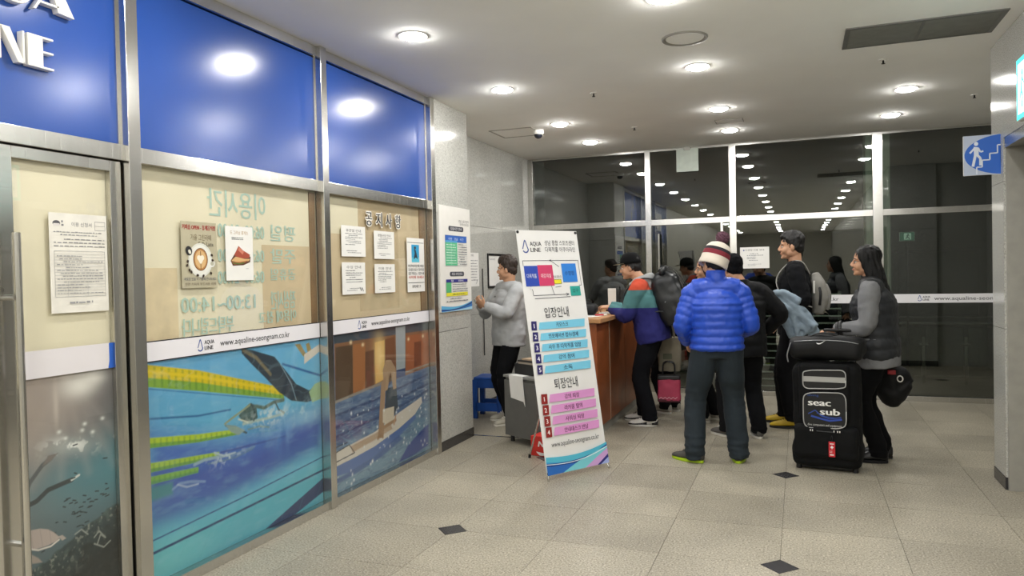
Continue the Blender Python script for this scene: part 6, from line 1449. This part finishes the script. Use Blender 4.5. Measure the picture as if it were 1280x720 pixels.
def panel(x0, x1, z0, z1, col):
    pts = wavy(x0, x1, z0, z1); obj('logo_panel', MB().prism(pts, yf + .008, yf - .002, 'xzy'), col, t, world=False)
    obj('piping', MB().tube([V(x, yf - .003, z) for x, z in pts + pts[:1]], [.0045] * (len(pts) + 1), V(0, 1, 0), 6, 1), plain('piping_grey', 'a8a8a6', .5), t, sm=True, world=False)
panel(-.155, .145, .335, .605, plain('panel_black', '08090a', .6)); panel(-.155, .145, .635, .775, plain('panel_black', '08090a', .6))
p = Print((0, yf - .0035, 0), (1, 0, 0), (0, 0, 1)); p.rect(-.15, .685, .14, .725, 'a6a6a2')
def block(tx, a, b, h, w): p.text(tx, a, b, h, 'e9e9e6', w=w, align='l', bold=.0035)
block('seac', -.118, .505, .052, .155); block('sub', -.035, .438, .052, .135)
p.text('diving', -.085, .575, .018, '2a4a8c', w=.08); p.line([(-.12, .44), (-.07, .47), (-.03, .43), (.03, .41), (.11, .425)], .007, '2c4a9c'); p.line([(-.10, .425), (-.04, .41), (.03, .395), (.115, .41)], .014, '2746a0'); p.line([(-.06, .45), (.0, .425), (.06, .42)], .005, '2c4a9c')
p.text('dive computers and equipment', -.005, .352, .018, 'c8c8c6', w=.24); p.done('logo_print', t, None, False)
for x in (-.105, -.09, .06, .085, .10): obj('stitch', MB().rbox((x, -.176, .318), (.007, .006, .014), .002), M_white, t, world=False)
obj('zip', MB().tube([V(-.06, -.176, .315), V(.05, -.176, .313)], [(.004, .004)] * 2, n=6, sub=1), plain('zip_grey', '55575a', .4, .6), t, world=False)
for x in (-.19, .19): obj('wheel', MB().cyl((x - .018, .10, .047), (x + .018, .10, .047), .046, 20), M_rubber, t, world=False)
obj('base_skid', MB().rbox((0, .0, .035), (.36, .22, .05), .02), M_black, t, world=False)
for x in (-.20, .20): obj('foot', MB().cyl((x, -.08, 0), (x, -.08, .06), .02, 10), M_black, t, world=False)
hn = MB(); 
for x in (-.02, .20): hn.cyl((x, .14, .80), (x, .14, 1.045), .008, 8)
obj('telescopic_rods', hn, M_steel, t, world=False); obj('pull_handle', MB().rbox((.09, .14, 1.055), (.25, .028, .026), .011), M_black, t, world=False)
tg = thing('luggage_tag', 'red luggage tag with white print hanging on the front of the black suitcase', 'tag', (.185, 6.24, 0), -.12)
obj('tag_plate', MB().rbox((.045, -.1845, .185), (.045, .004, .115), .0018), plain('tag_red', 'c8202c', .4), tg, world=False); p = Print((.0225, -.1867, .128), (1, 0, 0), (0, 0, 1))
p.rect(.008, .095, .037, .102, 'f0e4e4'); lf = [(.5, 1), (.6, .78), (.75, .86), (.70, .62), (.92, .68), (.98, .50), (.72, .30), (.54, .28), (.54, .0), (.46, .0), (.46, .28), (.28, .30), (.02, .50), (.08, .68), (.30, .62), (.25, .86), (.40, .78)]
p.poly([(.011 + .024 * x, .055 + .034 * y) for x, y in lf], 'f6eeee') if False else [p.poly([(.011 + .024 * .5, .055 + .034 * .45), (.011 + .024 * lf[i][0], .055 + .034 * lf[i][1]), (.011 + .024 * lf[(i + 1) % 17][0], .055 + .034 * lf[(i + 1) % 17][1])], 'f6eeee', i == 0) for i in range(17)]
p.scribble(.008, .03, .038, .048, 2, 'f0dede', .5, 3); p.rect(.009, .012, .036, .021, 'f4e8e8'); p.done('printing', tg, None, False)
obj('tag_loop', MB().tube([V(.045, -.1845, .24), V(.04, -.186, .265), V(.045, -.183, .29), V(.05, -.186, .265), V(.045, -.1845, .24)], [.002] * 5, n=6, sub=3), M_black, tg, sm=True, world=False)
# sports bag lying on top of the suitcase
t = thing('sports_bag', 'black sports bag with small white tick lying on top of the suitcase', 'bag', (.185, 6.24, 0), -.12)
mb = MB(); mb.tube([V(-.255, .0, .922), V(-.20, .0, .926), V(0, .0, .934), V(.20, .0, .926), V(.26, .0, .918)], [(.10, .075), (.125, .090), (.13, .097), (.125, .092), (.10, .08)], V(0, 1, 0), 20, 5, cap=.25, sq=3)
solid('body', mb, M_nyl, t, .010, 3, .5, lambda p: max(-.0, 0) + .010 * noise.noise(Vector((p[0] * 9, p[1] * 9 + 5, p[2] * 9))))
p = Print((-.075, -.140, .971), (1, 0, 0), (0, .35, 1), .004); swoosh(p, .02, .012, .065, 'e6e6e4'); p.done('tick', t, None, False)
obj('zip', MB().tube([V(-.22, -.115, .984), V(-.05, -.128, .997), V(.12, -.128, .994), V(.23, -.11, .974)], [(.003, .003)] * 4, n=6, sub=4), plain('zip_pale', '9a9c9e', .4, .5), t, sm=True, world=False)
for q in (-.03, .04): obj('carry_handle', MB().tube([V(-.12, q, 1.012), V(-.06, q - .02, 1.038), V(.03, q - .03, 1.044), V(.12, q - .01, 1.012)], [(.012, .004)] * 4, V(0, 1, 0), 8, 4), M_nyl, t, sm=True, world=False)
obj('chain_strap', MB().tube([V(-.255, -.06, .93), V(-.245, -.10, .97), V(-.275, -.09, .88), V(-.27, -.08, .82)], [.005] * 4, n=6, sub=4), plain('zip_pale', '9a9c9e', .4, .5), t, sm=True, world=False)
# black bag hanging behind the woman
t = local_thing('handbag', 'slouchy black handbag with white ring hanging behind the woman with the vest', 'bag', girl)
hp = skel_girl.wri[1]; c = hp + V(.0, -.03, -.26)
mb = MB(); mb.tube([c + V(0, .06, .12), c + V(0, .0, .03), c + V(0, -.05, -.06), c + V(0, -.10, -.10)], [(.06, .10), (.075, .15), (.07, .15), (.04, .10)], V(1, 0, 0), 18, 5, cap=.4, sq=2.6)
solid('body', mb, M_nyl, t, .009, 3, .6, creases(.014, 9, 9, 31))
for q in (-.03, .03): obj('carry_handle', MB().tube([c + V(q, .10, .10), hp + V(q * .4, .02, -.085), hp + V(q * .4, -.03, -.085), c + V(q, -.08, .08)], [.007] * 4, n=8, sub=5), M_nyl, t, sm=True, world=False)
obj('white_ring', MB().tube([c + V(-.078, -.07 + .02 * math.cos(a), .055 + .024 * math.sin(a)) for a in np.linspace(0, 2 * PI, 13)], [.0055] * 13, n=6, sub=1), M_white, t, sm=True, world=False); obj('red_charm', MB().rbox((0, 0, 0), (.02, .06, .035), .006).shift(tuple(c + V(-.075, -.01, .105))), plain('red_plastic', 'c0303a', .4), t, world=False)
# bags of the short person
t = thing('tote_bag', 'beige cloth tote bag hanging beside the black backpack', 'bag', (-1.28, 7.86, 0), .15)
mb = MB(); mb.tube([V(0, 0, .50), V(0, 0, .64), V(0, 0, .80), V(0, 0, .86)], [(.11, .05), (.12, .055), (.115, .045), (.11, .03)], V(1, 0, 0), 20, 4, cap=.05, sq=3.5)
solid('body', mb, plain('beige_canvas', 'a49c88', .9, bump=.4), t, .009, 2, .6, creases(.010, 9, 9, 41)); obj('print_patch', MB().rbox((-.02, -.058, .66), (.09, .012, .06), .005), plain('faded_green', '7a7c68', .9), t, world=False)
for y in (-.02, .02): obj('carry_handle', MB().tube([V(-.06, y, .85), V(-.05, y, 1.0), V(.03, y, 1.0), V(.05, y, .85)], [(.012, .003)] * 4, n=8, sub=4), plain('beige_canvas', 'a49c88', .9), t, sm=True, world=False)
t = thing('shopping_bag', 'small pink-red bag with black top band under the beige tote', 'bag', (-1.27, 7.73, 0), .15)
mb = MB(); mb.rbox((0, 0, .34), (.23, .11, .27), .02); solid('body', mb, plain('pink_red', 'b03a58', .6, bump=.2), t, .009, 2, .6, creases(.008, 9, 9, 43)); obj('top_band', MB().rbox((0, 0, .455), (.234, .115, .05), .015), M_black, t, world=False)
obj('bottom_band', MB().rbox((0, 0, .225), (.232, .112, .045), .015), plain('dark_wine', '57202e', .7), t, world=False)
p = Print((-.11, -.0575, .235), (1, 0, 0), (0, 0, 1)); p.line([(.01 + .02 * k_, .005 + .018 * (k_ % 2)) for k_ in range(11)], .006, 'd8a8b4'); p.done('zigzag_print', t, None, False)
for y in (-.03, .03): obj('carry_handle', MB().tube([V(-.06, y, .47), V(-.05, y, .60), V(.05, y, .60), V(.06, y, .47)], [(.008, .003)] * 4, n=8, sub=4), M_black, t, sm=True, world=False)

bpy.data.scenes.remove(BENCH)
